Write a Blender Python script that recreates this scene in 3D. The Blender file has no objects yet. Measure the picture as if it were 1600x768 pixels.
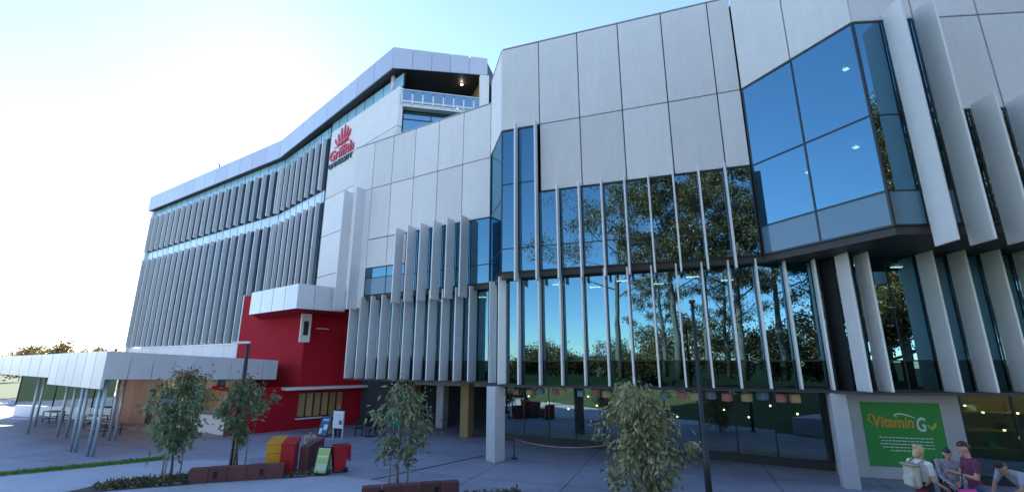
import bpy, bmesh, math, random
import numpy as np
from mathutils import Matrix, Vector
R_ = math.radians
random.seed(7); rng = np.random.default_rng(7)
scene = bpy.context.scene
COL = scene.collection

# ------------------------------------------------------------------ camera, sky, sun, exposure
EYE = 4.3
cam_data = bpy.data.cameras.new('camera'); cam = bpy.data.objects.new('camera', cam_data); COL.objects.link(cam)
cam.location = (0, 0, EYE); cam.rotation_euler = (R_(90 + 14.07), 0, 0)
cam_data.sensor_width = 36; cam_data.lens = 722 / 1600 * 36; cam_data.clip_end = 6000; cam_data.clip_start = .05
scene.camera = cam
SUN_AZ, SUN_EL = -31, 31          # degrees from +Y towards +X, elevation
world = bpy.data.worlds.new('World'); scene.world = world; world.use_nodes = True
wn = world.node_tree
sky = wn.nodes.new('ShaderNodeTexSky'); sky.sky_type = 'NISHITA'; sky.sun_disc = False
sky.sun_elevation = R_(SUN_EL); sky.sun_rotation = R_(SUN_AZ)
sky.air_density = .85; sky.dust_density = .05; sky.ozone_density = 2.2; sky.altitude = 0
bg = wn.nodes['Background']; bg.inputs[1].default_value = .15
wn.links.new(sky.outputs[0], bg.inputs[0])
sd = bpy.data.lights.new('sun', 'SUN'); sd.energy = 5; sd.angle = R_(.5); sd.color = (1, .93, .82)
sun = bpy.data.objects.new('sun', sd); COL.objects.link(sun); sun.location = (-40, 60, 60)
sv = Vector((math.sin(R_(SUN_AZ)) * math.cos(R_(SUN_EL)), math.cos(R_(SUN_AZ)) * math.cos(R_(SUN_EL)), math.sin(R_(SUN_EL))))
sun.rotation_euler = sv.to_track_quat('Z', 'Y').to_euler()
vs = scene.view_settings
vs.view_transform = 'Standard'; vs.look = 'None'; vs.gamma = 1; vs.use_curve_mapping = False; vs.exposure = 1.5
scene.render.resolution_x = 1024; scene.render.resolution_y = 491
scene.render.engine = 'CYCLES'

# ------------------------------------------------------------------ materials
MATS = {}
def mat(name, col, rough=.6, metal=0., var=0., noise=0., nscale=6., bump=0., bscale=60., spec=.5, speck=0., streak=0., streak2=0.):
    m = bpy.data.materials.new(name); m.use_nodes = True; nt = m.node_tree; N, L = nt.nodes, nt.links
    b = N['Principled BSDF']; b.inputs['Roughness'].default_value = rough; b.inputs['Metallic'].default_value = metal
    b.inputs['Specular IOR Level'].default_value = spec
    c = N.new('ShaderNodeRGB'); c.outputs[0].default_value = (*col, 1); out = c.outputs[0]
    tc = N.new('ShaderNodeTexCoord')
    def mul(o, fac_socket):
        mx = N.new('ShaderNodeMix'); mx.data_type = 'RGBA'; mx.blend_type = 'MULTIPLY'; mx.inputs[0].default_value = 1
        L.new(o, mx.inputs[6]); L.new(fac_socket, mx.inputs[7]); return mx.outputs[2]
    def rng_(sock, lo, hi, a=0., b_=1.):
        r = N.new('ShaderNodeMapRange'); r.inputs[1].default_value = a; r.inputs[2].default_value = b_
        r.inputs[3].default_value = lo; r.inputs[4].default_value = hi; L.new(sock, r.inputs[0]); return r.outputs[0]
    if var:
        oi = N.new('ShaderNodeObjectInfo'); out = mul(out, rng_(oi.outputs['Random'], 1 - var, 1 + var))
    if noise:
        n = N.new('ShaderNodeTexNoise'); n.inputs['Scale'].default_value = nscale; n.inputs['Detail'].default_value = 6
        n.inputs['Roughness'].default_value = .65
        L.new(tc.outputs['Object'], n.inputs['Vector']); out = mul(out, rng_(n.outputs[0], 1 - noise, 1 + noise, .25, .75))
    if streak or streak2:
        mp = N.new('ShaderNodeMapping'); mp.inputs['Scale'].default_value = (5, 5, .35) if streak else (.09, .13, .1); n = N.new('ShaderNodeTexNoise'); n.inputs['Scale'].default_value = 1
        n.inputs['Detail'].default_value = 5; L.new(tc.outputs['Object'], mp.inputs[0]); L.new(mp.outputs[0], n.inputs['Vector']); q = streak or streak2
        if streak:
            ob = N.new('ShaderNodeObjectInfo'); vm = N.new('ShaderNodeVectorMath'); vm.operation = 'SCALE'; vm.inputs[0].default_value = (40, 40, 40); L.new(ob.outputs['Random'], vm.inputs[3]); L.new(vm.outputs[0], mp.inputs[1])
        out = mul(out, rng_(n.outputs[0], 1 - q, 1 + q * .6, .3, .7))
    if speck:
        n = N.new('ShaderNodeTexNoise'); n.inputs['Scale'].default_value = bscale; n.inputs['Detail'].default_value = 3
        L.new(tc.outputs['Object'], n.inputs['Vector']); out = mul(out, rng_(n.outputs[0], 1 - speck, 1 + speck, .3, .7))
    if bump:
        n = N.new('ShaderNodeTexNoise'); n.inputs['Scale'].default_value = bscale; n.inputs['Detail'].default_value = 4
        L.new(tc.outputs['Object'], n.inputs['Vector'])
        bp = N.new('ShaderNodeBump'); bp.inputs['Strength'].default_value = bump; bp.inputs['Distance'].default_value = .02
        L.new(n.outputs[0], bp.inputs['Height']); L.new(bp.outputs[0], b.inputs['Normal'])
    L.new(out, b.inputs['Base Color']); MATS[name] = m; return m
def glass_mat(name, refl, refl_col, trans, wav=.0025, top=1.):
    m = bpy.data.materials.new(name); m.use_nodes = True; nt = m.node_tree; N, L = nt.nodes, nt.links
    N.remove(N['Principled BSDF'])
    g = N.new('ShaderNodeBsdfGlossy'); g.inputs['Roughness'].default_value = .0; g.inputs['Color'].default_value = (*refl_col, 1)
    t = N.new('ShaderNodeBsdfTransparent'); t.inputs['Color'].default_value = (*trans, 1)
    fr = N.new('ShaderNodeFresnel'); fr.inputs[0].default_value = 1.5
    mr = N.new('ShaderNodeMapRange'); mr.inputs[3].default_value = refl; mr.inputs[4].default_value = top
    L.new(fr.outputs[0], mr.inputs[0])
    tc = N.new('ShaderNodeTexCoord'); nz = N.new('ShaderNodeTexNoise'); nz.inputs['Scale'].default_value = .9; nz.inputs['Detail'].default_value = 1
    oi = N.new('ShaderNodeObjectInfo'); ad = N.new('ShaderNodeVectorMath'); ad.operation = 'ADD'
    sc = N.new('ShaderNodeVectorMath'); sc.operation = 'SCALE'; sc.inputs[0].default_value = (31, 17, 47); L.new(oi.outputs['Random'], sc.inputs[3])
    L.new(tc.outputs['Object'], ad.inputs[0]); L.new(sc.outputs[0], ad.inputs[1]); L.new(ad.outputs[0], nz.inputs['Vector'])
    bp = N.new('ShaderNodeBump'); bp.inputs['Strength'].default_value = 1; bp.inputs['Distance'].default_value = wav
    L.new(nz.outputs[0], bp.inputs['Height']); L.new(bp.outputs[0], g.inputs['Normal'])
    mx = N.new('ShaderNodeMixShader'); L.new(mr.outputs[0], mx.inputs[0]); L.new(t.outputs[0], mx.inputs[1]); L.new(g.outputs[0], mx.inputs[2])
    L.new(mx.outputs[0], N['Material Output'].inputs[0]); MATS[name] = m; return m
def leaf_mat(name, c0, c1, trans=.35):
    m = bpy.data.materials.new(name); m.use_nodes = True; nt = m.node_tree; N, L = nt.nodes, nt.links
    N.remove(N['Principled BSDF'])
    ge = N.new('ShaderNodeNewGeometry'); mx = N.new('ShaderNodeMix'); mx.data_type = 'RGBA'
    mx.inputs[6].default_value = (*c0, 1); mx.inputs[7].default_value = (*c1, 1); L.new(ge.outputs['Random Per Island'], mx.inputs[0])
    d = N.new('ShaderNodeBsdfDiffuse'); t = N.new('ShaderNodeBsdfTranslucent'); gl = N.new('ShaderNodeBsdfGlossy'); gl.inputs['Roughness'].default_value = .4
    L.new(mx.outputs[2], d.inputs[0]); L.new(mx.outputs[2], t.inputs[0])
    s1 = N.new('ShaderNodeMixShader'); s1.inputs[0].default_value = trans; L.new(d.outputs[0], s1.inputs[1]); L.new(t.outputs[0], s1.inputs[2])
    s2 = N.new('ShaderNodeMixShader'); s2.inputs[0].default_value = .07; L.new(s1.outputs[0], s2.inputs[1]); L.new(gl.outputs[0], s2.inputs[2])
    L.new(s2.outputs[0], N['Material Output'].inputs[0]); MATS[name] = m; return m
def emit_mat(name, col, s):
    m = bpy.data.materials.new(name); m.use_nodes = True; N = m.node_tree.nodes; N.remove(N['Principled BSDF'])
    e = N.new('ShaderNodeEmission'); e.inputs[0].default_value = (*col, 1); e.inputs[1].default_value = s
    m.node_tree.links.new(e.outputs[0], N['Material Output'].inputs[0]); MATS[name] = m; return m

mat('precast', (.83, .77, .765), .75, var=.065, noise=.045, nscale=.9, streak=.03, bump=.5, bscale=55, speck=.10)
mat('precast_white_lit', (.86, .81, .79), .7, var=.04, streak=.03, noise=.05, nscale=1.0, bump=.25, bscale=60, speck=.05)  # paler precast; light from the bright left sky is partly in this colour
mat('joint', (.035, .036, .042), .9)
mat('fin_mid', (.78, .765, .775), .42, metal=.15, var=.06, noise=.05, nscale=1.5)
mat('band_glass', (.62, .76, .84), .15, var=.12)
mat('fin', (.86, .83, .82), .42, metal=.15, var=.05, noise=.05, nscale=1.5)
mat('fin_tower', (.80, .79, .80), .45, metal=.2, var=.08, noise=.06, nscale=1.2)
glass_mat('glass', .25, (.36, .76, 1.0), (.11, .17, .17), .0022)
glass_mat('glass_ground', .24, (.7, .88, .95), (.30, .42, .40))
glass_mat('glass_tower', .4, (.5, .85, 1.0), (.06, .12, .14))
glass_mat('glass_dark', .05, (.4, .6, .75), (.03, .05, .06), top=.25)
glass_mat('glass_low', .09, (.30, .62, .75), (.03, .05, .05), top=.7)
glass_mat('glass_rail', .25, (.8, .95, 1.0), (.62, .82, .9))
mat('glass_spandrel', (.11, .22, .31), .06, var=.08, spec=.7)
mat('spandrel_blue', (.32, .58, .74), .2, var=.12)
mat('frame', (.035, .04, .045), .4, metal=.5)
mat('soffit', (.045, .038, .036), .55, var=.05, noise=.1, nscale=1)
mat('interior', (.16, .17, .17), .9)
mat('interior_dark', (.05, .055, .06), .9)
mat('composite', (.70, .70, .73), .38, metal=.1, var=.05, noise=.04, nscale=1)
mat('fascia', (.55, .55, .63), .4, metal=.25, var=.06, noise=.05, nscale=1.5)
mat('red_render', (.40, .012, .024), .9, spec=.15, noise=.10, nscale=.7, bump=.15, bscale=40)
mat('paving', (.32, .33, .41), .7, streak2=.32, noise=.2, nscale=.35, bump=.5, bscale=45, speck=.25)
mat('path', (.46, .475, .54), .75, noise=.14, nscale=.5, bump=.4, bscale=50, speck=.14)
mat('kerb', (.46, .45, .46), .7, noise=.1, nscale=2, bump=.3, bscale=40)
mat('grass', (.16, .28, .03), .9, noise=.35, nscale=3)
mat('lawn', (.05, .085, .025), .95, noise=.4, nscale=.5, bump=.6, bscale=20)
mat('soil', (.10, .08, .065), .95, noise=.4, nscale=4, bump=.8, bscale=25)
mat('stone', (.32, .28, .24), .9, var=.3, noise=.2, nscale=8)
mat('block_red', (.16, .06, .055), .8, var=.12, noise=.15, nscale=3, bump=.4, bscale=40, speck=.12)
mat('wood', (.38, .15, .07), .55, var=.22, noise=.18, nscale=3)
mat('wood_pale', (.46, .27, .12), .55, var=.15, noise=.15, nscale=3)
mat('stake', (.33, .27, .2), .8, var=.1, noise=.2, nscale=8)
mat('post', (.42, .50, .55), .4, metal=.3, noise=.08, nscale=4)
mat('column', (.55, .54, .54), .7, noise=.08, nscale=1.2, bump=.25, bscale=40)
mat('column_ochre', (.36, .25, .11), .7, noise=.1, nscale=1.5)
mat('dark_metal', (.045, .048, .052), .45, metal=.5)
mat('black', (.012, .012, .013), .5)
mat('white', (.78, .78, .78), .5)
mat('cream', (.62, .54, .42), .7, noise=.06)
mat('plastic_red', (.50, .012, .02), .35, noise=.06, nscale=4)
mat('plastic_yellow', (.75, .36, .02), .38, noise=.06, nscale=4)
mat('logo_red', (.62, .03, .07), .4)
mat('logo_dark', (.03, .045, .07), .4)
mat('mural', (.045, .33, .055), .6, noise=.08, nscale=1.5)
mat('mural_orange', (.75, .38, .02), .5)
mat('mural_white', (.78, .8, .76), .5)
mat('mural_lime', (.5, .62, .08), .5)
mat('sign_green', (.45, .62, .25), .5)
mat('sign_blue', (.03, .13, .30), .5)
mat('teal', (.02, .38, .30), .5)
mat('bark', (.16, .12, .09), .9, noise=.3, nscale=8, bump=.6, bscale=30)
mat('gum_bark', (.20, .16, .13), .8, noise=.35, nscale=1.5)
leaf_mat('leaf', (.10, .14, .07), (.36, .38, .2))
leaf_mat('leaf_olive', (.12, .15, .06), (.55, .5, .25))
leaf_mat('leaf_rust', (.14, .10, .05), (.42, .22, .12))
leaf_mat('leaf_deep', (.06, .11, .05), (.30, .38, .19))
leaf_mat('leaf_gum', (.07, .06, .02), (.36, .22, .06), .25)
leaf_mat('cover', (.06, .08, .03), (.24, .2, .08))
mat('skin', (.52, .28, .19), .55)
mat('hair_blond', (.55, .38, .2), .6); mat('hair_dark', (.025, .018, .015), .5)
mat('cloth_maroon', (.16, .035, .075), .85, noise=.1, nscale=10); mat('cloth_white', (.66, .64, .62), .85, noise=.06, nscale=10)
mat('cloth_grey', (.42, .43, .46), .85, noise=.06, nscale=10); mat('cloth_dark', (.02, .022, .03), .85)
mat('cloth_denim', (.05, .09, .17), .85, noise=.1, nscale=12); mat('cloth_blue', (.05, .10, .36), .85); mat('cloth_wine', (.15, .012, .03), .85)
mat('cloth_pink', (.68, .06, .33), .8); mat('cloth_pattern', (.30, .26, .30), .85, noise=.6, nscale=22); mat('canvas', (.48, .44, .36), .85, noise=.12, nscale=8)
mat('cap_red', (.6, .02, .02), .6)
mat('lantern_pink', (.62, .25, .25), .7); mat('lantern_cream', (.62, .45, .25), .7); mat('lantern_blue', (.22, .34, .42), .7)
mat('tape', (.7, .35, .38), .5)
emit_mat('lamp_cool', (1, .82, .72), 22); emit_mat('lamp_warm', (1, .62, .28), 14); emit_mat('window_warm', (1, .5, .16), 1.3); emit_mat('downlight', (1, .72, .42), 12)
mat('beige_wall', (.50, .42, .33), .8, noise=.08)

# ------------------------------------------------------------------ helpers
def world_mesh(name, verts, faces, m=None, smooth=False):
    me = bpy.data.meshes.new(name); me.from_pydata([tuple(v) for v in verts], [], faces)
    if m: me.materials.append(MATS[m])
    if smooth: me.polygons.foreach_set('use_smooth', [True] * len(me.polygons))
    me.update(); return me
def link(name, me, parent=None, mtx=None):
    o = bpy.data.objects.new(name, me); COL.objects.link(o)
    M = mtx if mtx is not None else Matrix.Identity(4)
    if parent is not None: o.parent = parent; o.matrix_parent_inverse = INV[parent.name]
    o.matrix_basis = M; INV[o.name] = M.inverted(); return o
INV = {}
def thing(name, label, cat, loc=(0, 0, 0), group=None):
    o = bpy.data.objects.new(name, None); COL.objects.link(o); o.location = loc; o.empty_display_size = .3
    o['label'] = label; o['category'] = cat
    if group: o['group'] = group
    INV[o.name] = Matrix.Translation(loc).inverted(); return o
def tag(o, label, cat, group=None):
    o['label'] = label; o['category'] = cat
    if group: o['group'] = group
    return o
def struct(o): o['kind'] = 'structure'; return o
def stuff(o): o['kind'] = 'stuff'; return o
BOXF = [(0, 3, 2, 1), (4, 5, 6, 7), (0, 1, 5, 4), (1, 2, 6, 5), (2, 3, 7, 6), (3, 0, 4, 7)]
CACHE = {}
def box_mesh(dx, dy, dz, m, bev=0.):
    k = (round(dx, 3), round(dy, 3), round(dz, 3), m, bev)
    if k in CACHE: return CACHE[k]
    x, y, z = dx / 2, dy / 2, dz / 2
    v = [(-x, -y, -z), (x, -y, -z), (x, y, -z), (-x, y, -z), (-x, -y, z), (x, -y, z), (x, y, z), (-x, y, z)]
    me = world_mesh('box', v, BOXF, m)
    if bev:
        bm = bmesh.new(); bm.from_mesh(me); bmesh.ops.bevel(bm, geom=bm.edges[:], offset=bev, segments=1, affect='EDGES', profile=.5); bm.to_mesh(me); bm.free()
    CACHE[k] = me; return me
def box(name, parent, m, x0, x1, y0, y1, z0, z1, rz=0., origin=None, bev=0.):
    """box in a frame turned by rz about origin (default world axes)"""
    me = box_mesh(x1 - x0, y1 - y0, z1 - z0, m, bev)
    c = Vector(((x0 + x1) / 2, (y0 + y1) / 2, (z0 + z1) / 2))
    M = Matrix.Translation(origin or (0, 0, 0)) @ Matrix.Rotation(rz, 4, 'Z') @ Matrix.Translation(c)
    return link(name, me, parent, M)
def prism(name, parent, m, poly, z0, z1):
    """vertical prism over a plan polygon (counter-clockwise or not); z0/z1 number or list"""
    n = len(poly); a = sum(poly[i][0] * poly[(i + 1) % n][1] - poly[(i + 1) % n][0] * poly[i][1] for i in range(n))
    Z0 = z0 if isinstance(z0, (list, tuple)) else [z0] * n; Z1 = z1 if isinstance(z1, (list, tuple)) else [z1] * n
    idx = list(range(n)) if a > 0 else list(range(n))[::-1]
    v = [(poly[i][0], poly[i][1], Z0[i]) for i in idx] + [(poly[i][0], poly[i][1], Z1[i]) for i in idx]
    f = [tuple(range(n))[::-1], tuple(range(n, 2 * n))] + [(i, (i + 1) % n, n + (i + 1) % n, n + i) for i in range(n)]
    return link(name, world_mesh(name, v, f, m), parent)
def between(name, parent, m, P, Q, zp, zq, th, side=1):
    """upright slab from plan point P to Q, bottom/top pairs zp and zq, thickness th behind the line"""
    P, Q = np.array(P, float), np.array(Q, float); d = (Q - P) / np.linalg.norm(Q - P); nb = np.array([-d[1], d[0]]) * th * side
    return prism(name, parent, m, [P, Q, Q + nb, P + nb], [zp[0], zq[0], zq[0], zp[0]], [zp[1], zq[1], zq[1], zp[1]])
class Facet:
    """a vertical facade plane: s runs right along it, t points out towards the street, z is up"""
    def __init__(s, p, deg):
        s.p = np.array(p, float); s.a = R_(deg); s.d = np.array([math.cos(s.a), -math.sin(s.a)]); s.o = np.array([-math.sin(s.a), -math.cos(s.a)])
    def pt(s, u, t=0.): return s.p + s.d * u + s.o * t
    def box(s, name, parent, m, s0, s1, z0, z1, t0, t1, bev=0., jit=0.):
        me = box_mesh(s1 - s0, t1 - t0, z1 - z0, m, bev); c = s.pt((s0 + s1) / 2, (t0 + t1) / 2)
        M = Matrix.Translation((c[0], c[1], (z0 + z1) / 2)) @ Matrix.Rotation(-s.a + random.gauss(0, jit), 4, 'Z')
        if jit: M = M @ Matrix.Rotation(random.gauss(0, jit), 4, 'X')
        return link(name, me, parent, M)
def glaze(f, par, S, Z, t, m='glass', mull=.05, rows=None, frame=True, jit=.002, sp=False):
    for i in range(len(S) - 1):
        for j in range(len(Z) - 1):
            f.box('pane', par, (sp if isinstance(sp, str) else 'glass_spandrel') if (j == 0 and sp) else m, S[i] + mull / 2, S[i + 1] - mull / 2, Z[j] + mull / 2, Z[j + 1] - mull / 2, t - .012, t + .012, jit=jit)
    if frame:
        for s in S: f.box('mullion', par, 'frame', s - mull / 2, s + mull / 2, Z[0], Z[-1], t - .08, t + .03)
        for z in Z: f.box('transom', par, 'frame', S[0] - mull / 2, S[-1] + mull / 2, z - mull / 2, z + mull / 2, t - .078, t + .027)
def panels(f, par, S, Z, t=0., m='precast', gap=.05, th=.12):
    for i in range(len(S) - 1):
        for j in range(len(Z) - 1):
            f.box('panel', par, m, S[i] + gap / 2, S[i + 1] - gap / 2, Z[j] + gap / 2, Z[j + 1] - gap / 2, t - th, t, bev=.012)
    f.box('panel_backing', par, 'joint', S[0], S[-1], Z[0], Z[-1], t - th - .1, t - th - .01)
def fin(f, par, s, z0, z1, t0, d, th=.075, m='fin'):
    return f.box('fin', par, m, s - th / 2, s + th / 2, z0, z1, t0 + .1, t0 + d, bev=.012)
def tube_geo(pts, rad, n=8):
    pts = [Vector(p) for p in pts]; V = []; Fc = []
    for i, p in enumerate(pts):
        d = (pts[min(i + 1, len(pts) - 1)] - pts[max(i - 1, 0)]).normalized()
        a = d.orthogonal().normalized() if i == 0 else (a - d * a.dot(d)).normalized()
        b = d.cross(a)
        for k in range(n):
            an = 2 * math.pi * k / n; V.append(p + (a * math.cos(an) + b * math.sin(an)) * rad[i])
    for i in range(len(pts) - 1):
        for k in range(n):
            Fc.append((i * n + k, i * n + (k + 1) % n, (i + 1) * n + (k + 1) % n, (i + 1) * n + k))
    Fc.append(tuple(range(n))[::-1]); Fc.append(tuple(range((len(pts) - 1) * n, len(pts) * n))); return V, Fc
def join(geos):
    V, Fc = [], []
    for v, f, *_ in geos:
        o = len(V); V += list(v); Fc += [tuple(i + o for i in q) for q in f]
    return V, Fc
def tube(name, parent, m, pts, rad, n=8, smooth=True):
    if not isinstance(rad, (list, tuple)): rad = [rad] * len(pts)
    v, f = tube_geo(pts, rad, n); return link(name, world_mesh(name, v, f, m, smooth), parent)
def text_mesh(body, size, m, ext=.01, bold=0., shear=0.):
    cu = bpy.data.curves.new('text', 'FONT'); cu.body = body; cu.size = size; cu.extrude = ext; cu.offset = bold; cu.shear = shear; cu.resolution_u = 3
    ob = bpy.data.objects.new('text', cu); COL.objects.link(ob); dg = bpy.context.evaluated_depsgraph_get()
    me = bpy.data.meshes.new_from_object(ob.evaluated_get(dg)); bpy.data.objects.remove(ob); me.materials.clear(); me.materials.append(MATS[m]); return me
def facet_matrix(f, s, z, t): # text plane: local x along facet, local y up
    c = f.pt(s, t); X = Vector((*f.d, 0)); Y = Vector((0, 0, 1)); Zv = Vector((*f.o, 0))
    M = Matrix.Identity(4)
    for i in range(3): M[i][0], M[i][1], M[i][2] = X[i], Y[i], Zv[i]
    M[0][3], M[1][3], M[2][3] = c[0], c[1], z; return M

# ------------------------------------------------------------------ facade planes (plan geometry of the place)
B = Facet((-.55, 21.98), 19.5)
A = Facet((-1.25, 24.94), 31)
D = Facet((10.13, 18.19), 65)
C = Facet(D.pt(4.62), 5)
ex, ey = -.55 + 1.25, 21.98 - 24.94
E_ = Facet((-1.25, 24.94), math.degrees(math.atan2(-ey, ex))); E_LEN = math.hypot(ex, ey)
G = Facet((-11.3, 34), 43)
F = Facet(G.pt(-18.0), 33)
CL = Facet((12.25, 17.35), 5)          # lower wall below the right overhang
RD = Facet((-13.8, 32.7), -44)         # red wall
GG = Facet((-.66, 28.35), 29.4)        # ground floor glass
BW = 11.33

# ------------------------------------------------------------------ ground
struct(link('ground', world_mesh('ground', [(-2500, -2500, -.012), (2500, -2500, -.012), (2500, 2500, -.012), (-2500, 2500, -.012)], [(0, 1, 2, 3)], 'lawn')))
struct(link('plaza_paving', world_mesh('plaza', [(-60, 11, 0), (40, 11, 0), (40, 70, 0), (-60, 70, 0)], [(0, 1, 2, 3)], 'paving')))
# grassy bank behind the plaza on which the viewer stands
nx, ny = 60, 40; V = []; Fc = []
for j in range(ny + 1):
    for i in range(nx + 1):
        x = -70 + 140 * i / nx; y = -48 + 60 * j / ny
        up = max(0, min(1, (12 - y) / 9)); dn = max(0, min(1, (y + 44) / 34)); sx = max(0, min(1, (68 - abs(x)) / 30))
        sm = lambda q: q * q * (3 - 2 * q)
        V.append((x, y, -.02 + 2.62 * sm(up) * sm(dn) * sm(sx)))
for j in range(ny):
    for i in range(nx): Fc.append((j * (nx + 1) + i, j * (nx + 1) + i + 1, (j + 1) * (nx + 1) + i + 1, (j + 1) * (nx + 1) + i))
struct(link('lawn_bank', world_mesh('bank', V, Fc, 'lawn', True)))
def bank_z(x, y):
    sm = lambda q: q * q * (3 - 2 * q)
    return 2.6 * sm(max(0, min(1, (12 - y) / 9))) * sm(max(0, min(1, (y + 44) / 34))) * sm(max(0, min(1, (68 - abs(x)) / 30)))

# ------------------------------------------------------------------ near building with folded glass and precast front
nb = thing('faceted_building', 'large precast and blue glass building with folded front and pale vertical fins', 'building', (4, 24, 0))
Z3, Z8, Z12, Z16, ZT = 3.3, 8.5, 12.4, 16.0, 20.85
ZA = 19.4
Sj = [0, 2.07, 4.13, 6.2, 8.28, 10.38, BW]
# B: middle facet
panels(B, nb, Sj, [Z16, ZT])
panels(B, nb, Sj[1:], [Z12, Z16])
bf = [.86 + 1.045 * k for k in range(10)]
glaze(B, nb, [0.03, .86, 1.92], [Z8, 9.65, 13.0, Z16 - .05], -.06)
glaze(B, nb, [1.92] + bf[2:] + [BW - .04], [Z8, 9.65, Z12 - .04], -.063)
for k, s in enumerate(bf): fin(B, nb, s + .02, 7.95, Z16 + .15 if k < 2 else Z12 + .1, -.03, .5)
# A: left facet
Aj = [-11.8, -9.85, -8.0, -6.0, -4.0, -2.03, 0]
panels(A, nb, Aj, [15.9, ZA])
panels(A, nb, Aj[2:], [12.25, 15.9]); panels(A, nb, [-9.85, -8.0, -6.35], [10.28, 12.24]); panels(A, nb, [-9.85, -8.0], [12.25, 15.9])
A.box('panel', nb, 'precast', -11.8, -9.87, 7.7, 15.88, -.12, 0, bev=.012)
af = [-6.5 + 1.01 * k for k in range(6)]
glaze(A, nb, [-9.85, -7.95, -6.36], [Z8, 9.6, 10.26], -.06, sp=True)
glaze(A, nb, [-6.34] + af[1:] + [-.03], [Z8, 9.55, 12.22], -.063)
for s in af: fin(A, nb, s, 7.75, 12.4, -.03, .82, m='fin_mid')
for s in (-11.55, -10.3): fin(A, nb, s, 7.6, 15.85, 0, .9, m='fin_mid')
# E: short return between A and B
panels(E_, nb, [0.02, E_LEN - .02], [Z16, ZT], m='precast_white_lit')  # brighter light on this return is put into the paler panel colour
glaze(E_, nb, [.03, E_LEN - .1], [Z8, 9.6, 12.25, Z16 - .03], -.06)
# D: the projecting bay
panels(D, nb, [0.02, 2.3, 4.62], [Z16, ZT], m='precast_white_lit')  # bay panels use the paler copy, its stronger light set in the colour
glaze(D, nb, [0.05, 2.3, 4.58], [Z8, 9.65, 12.35, Z16 - .03], -.05, mull=.07, sp=True)
# C: right facet
CW = 15
Cj = [0.02, 2.05, 4.15, 6.25, 8.35, 10.45, 12.6, CW]
panels(C, nb, Cj, [Z16, ZT]); panels(C, nb, Cj[1:], [Z12, Z16])
cf = [1.02, 2.02] + [2.02 + 1.06 * k for k in range(1, 12)]
glaze(C, nb, [.05, 1.02, 2.02], [Z8, 9.65, 12.35, Z16 - .04], -.05, sp=True)
glaze(C, nb, [2.02] + cf[2:], [Z8, 9.65, Z12 - .04], -.053)
for k, s in enumerate(cf): fin(C, nb, s, 7.75, Z16 + .2 if k < 2 else Z12 + .1, -.03, .95)
# lower storey, set back under the upper one
LB = .55
Al = Facet(A.pt(0, -LB), 31); Bl = Facet(B.pt(0, -LB), 19.5)
a1 = Al.pt(-.35); b0 = Bl.pt(.25)
El = Facet(a1, math.degrees(math.atan2(-(b0 - a1)[1], (b0 - a1)[0]))); EL = float(np.linalg.norm(b0 - a1))
al = [-10.75 + .962 * k for k in range(11)]
glaze(Al, nb, al + [-.35], [Z3 + .02, 4.35, Z8 - .1], 0, sp='glass_low')
for s in al: fin(Al, nb, s, Z3, Z8 - .12, 0, .8, m='fin_mid')
glaze(El, nb, [.04, EL * .5, EL - .06], [Z3 + .02, 4.35, Z8 - .1], 0)
for s in (EL * .5, EL - .2): fin(El, nb, s, Z3, Z8 - .12, 0, .5)
bl = [.85 + 1.02 * k for k in range(13)]
glaze(Bl, nb, [.25] + bl + [13.3], [Z3 + .02, 4.35, Z8 - .1], 0, sp='glass_low')
for s in bl: fin(Bl, nb, s, Z3, Z8 - .12, 0, .5)
between('reveal', nb, 'black', Bl.pt(13.34), CL.pt(-.03), (Z3, Z8 - .3), (Z3, Z8 - .3), .1)
cl = [0.1, .8, 3.0, 4.1, 5.25, 6.35, 7.45, 8.55, 9.65, 10.75, 11.85]
glaze(CL, nb, [0.0, .75, 1.9, 3.0] + cl[3:], [Z3 + .02, 4.35, Z8 - .1], 0, sp='glass_low')
CL.box('inner_pier', nb, 'interior_dark', 1.62, 1.95, Z3, Z8, -.5, -.15)
for s in cl: fin(CL, nb, s, Z3, Z8 - .12, 0, .86)
# slabs and soffits
LFT = A.pt(-11.8); back = [(34, 40), (-2, 44)]
up = [A.pt(-11.8, -.02), A.pt(0, -.02), B.pt(0, -.02), B.pt(BW, -.02), C.pt(0, -.02), C.pt(CW, -.02)] + back
rear_a = [(31, 34), (1, 41)]
rest = [A.pt(-11.75, -.1), A.pt(0.05, -.1), B.pt(.1, -.1), B.pt(BW, -.12), C.pt(.08, -.1), C.pt(CW, -.1), (32, 34), (0, 40)]
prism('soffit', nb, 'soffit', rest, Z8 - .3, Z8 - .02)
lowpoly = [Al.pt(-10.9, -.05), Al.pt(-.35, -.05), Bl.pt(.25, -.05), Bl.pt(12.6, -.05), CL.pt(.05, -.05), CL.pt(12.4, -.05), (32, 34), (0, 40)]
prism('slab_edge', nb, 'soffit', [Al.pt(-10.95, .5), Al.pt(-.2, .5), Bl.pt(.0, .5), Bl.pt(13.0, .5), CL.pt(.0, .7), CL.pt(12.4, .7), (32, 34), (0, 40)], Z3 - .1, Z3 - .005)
def inset(d, zz0, zz1, name, m):
    q = [A.pt(-11.4, -d), A.pt(-.2, -d), B.pt(.3, -d), B.pt(BW + .3, -d), C.pt(.6, -d), C.pt(CW, -d), (31, 33), (0, 39)]
    return prism(name, nb, m, q, zz0, zz1)
inset(.35, Z12 - .2, Z12 + .02, 'floor_slab', 'interior'); inset(.35, Z16 - .1, Z16 + .15, 'floor_slab', 'interior')
inset(6.5, Z3 + .02, Z16 - .2, 'core_wall', 'interior')
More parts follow.
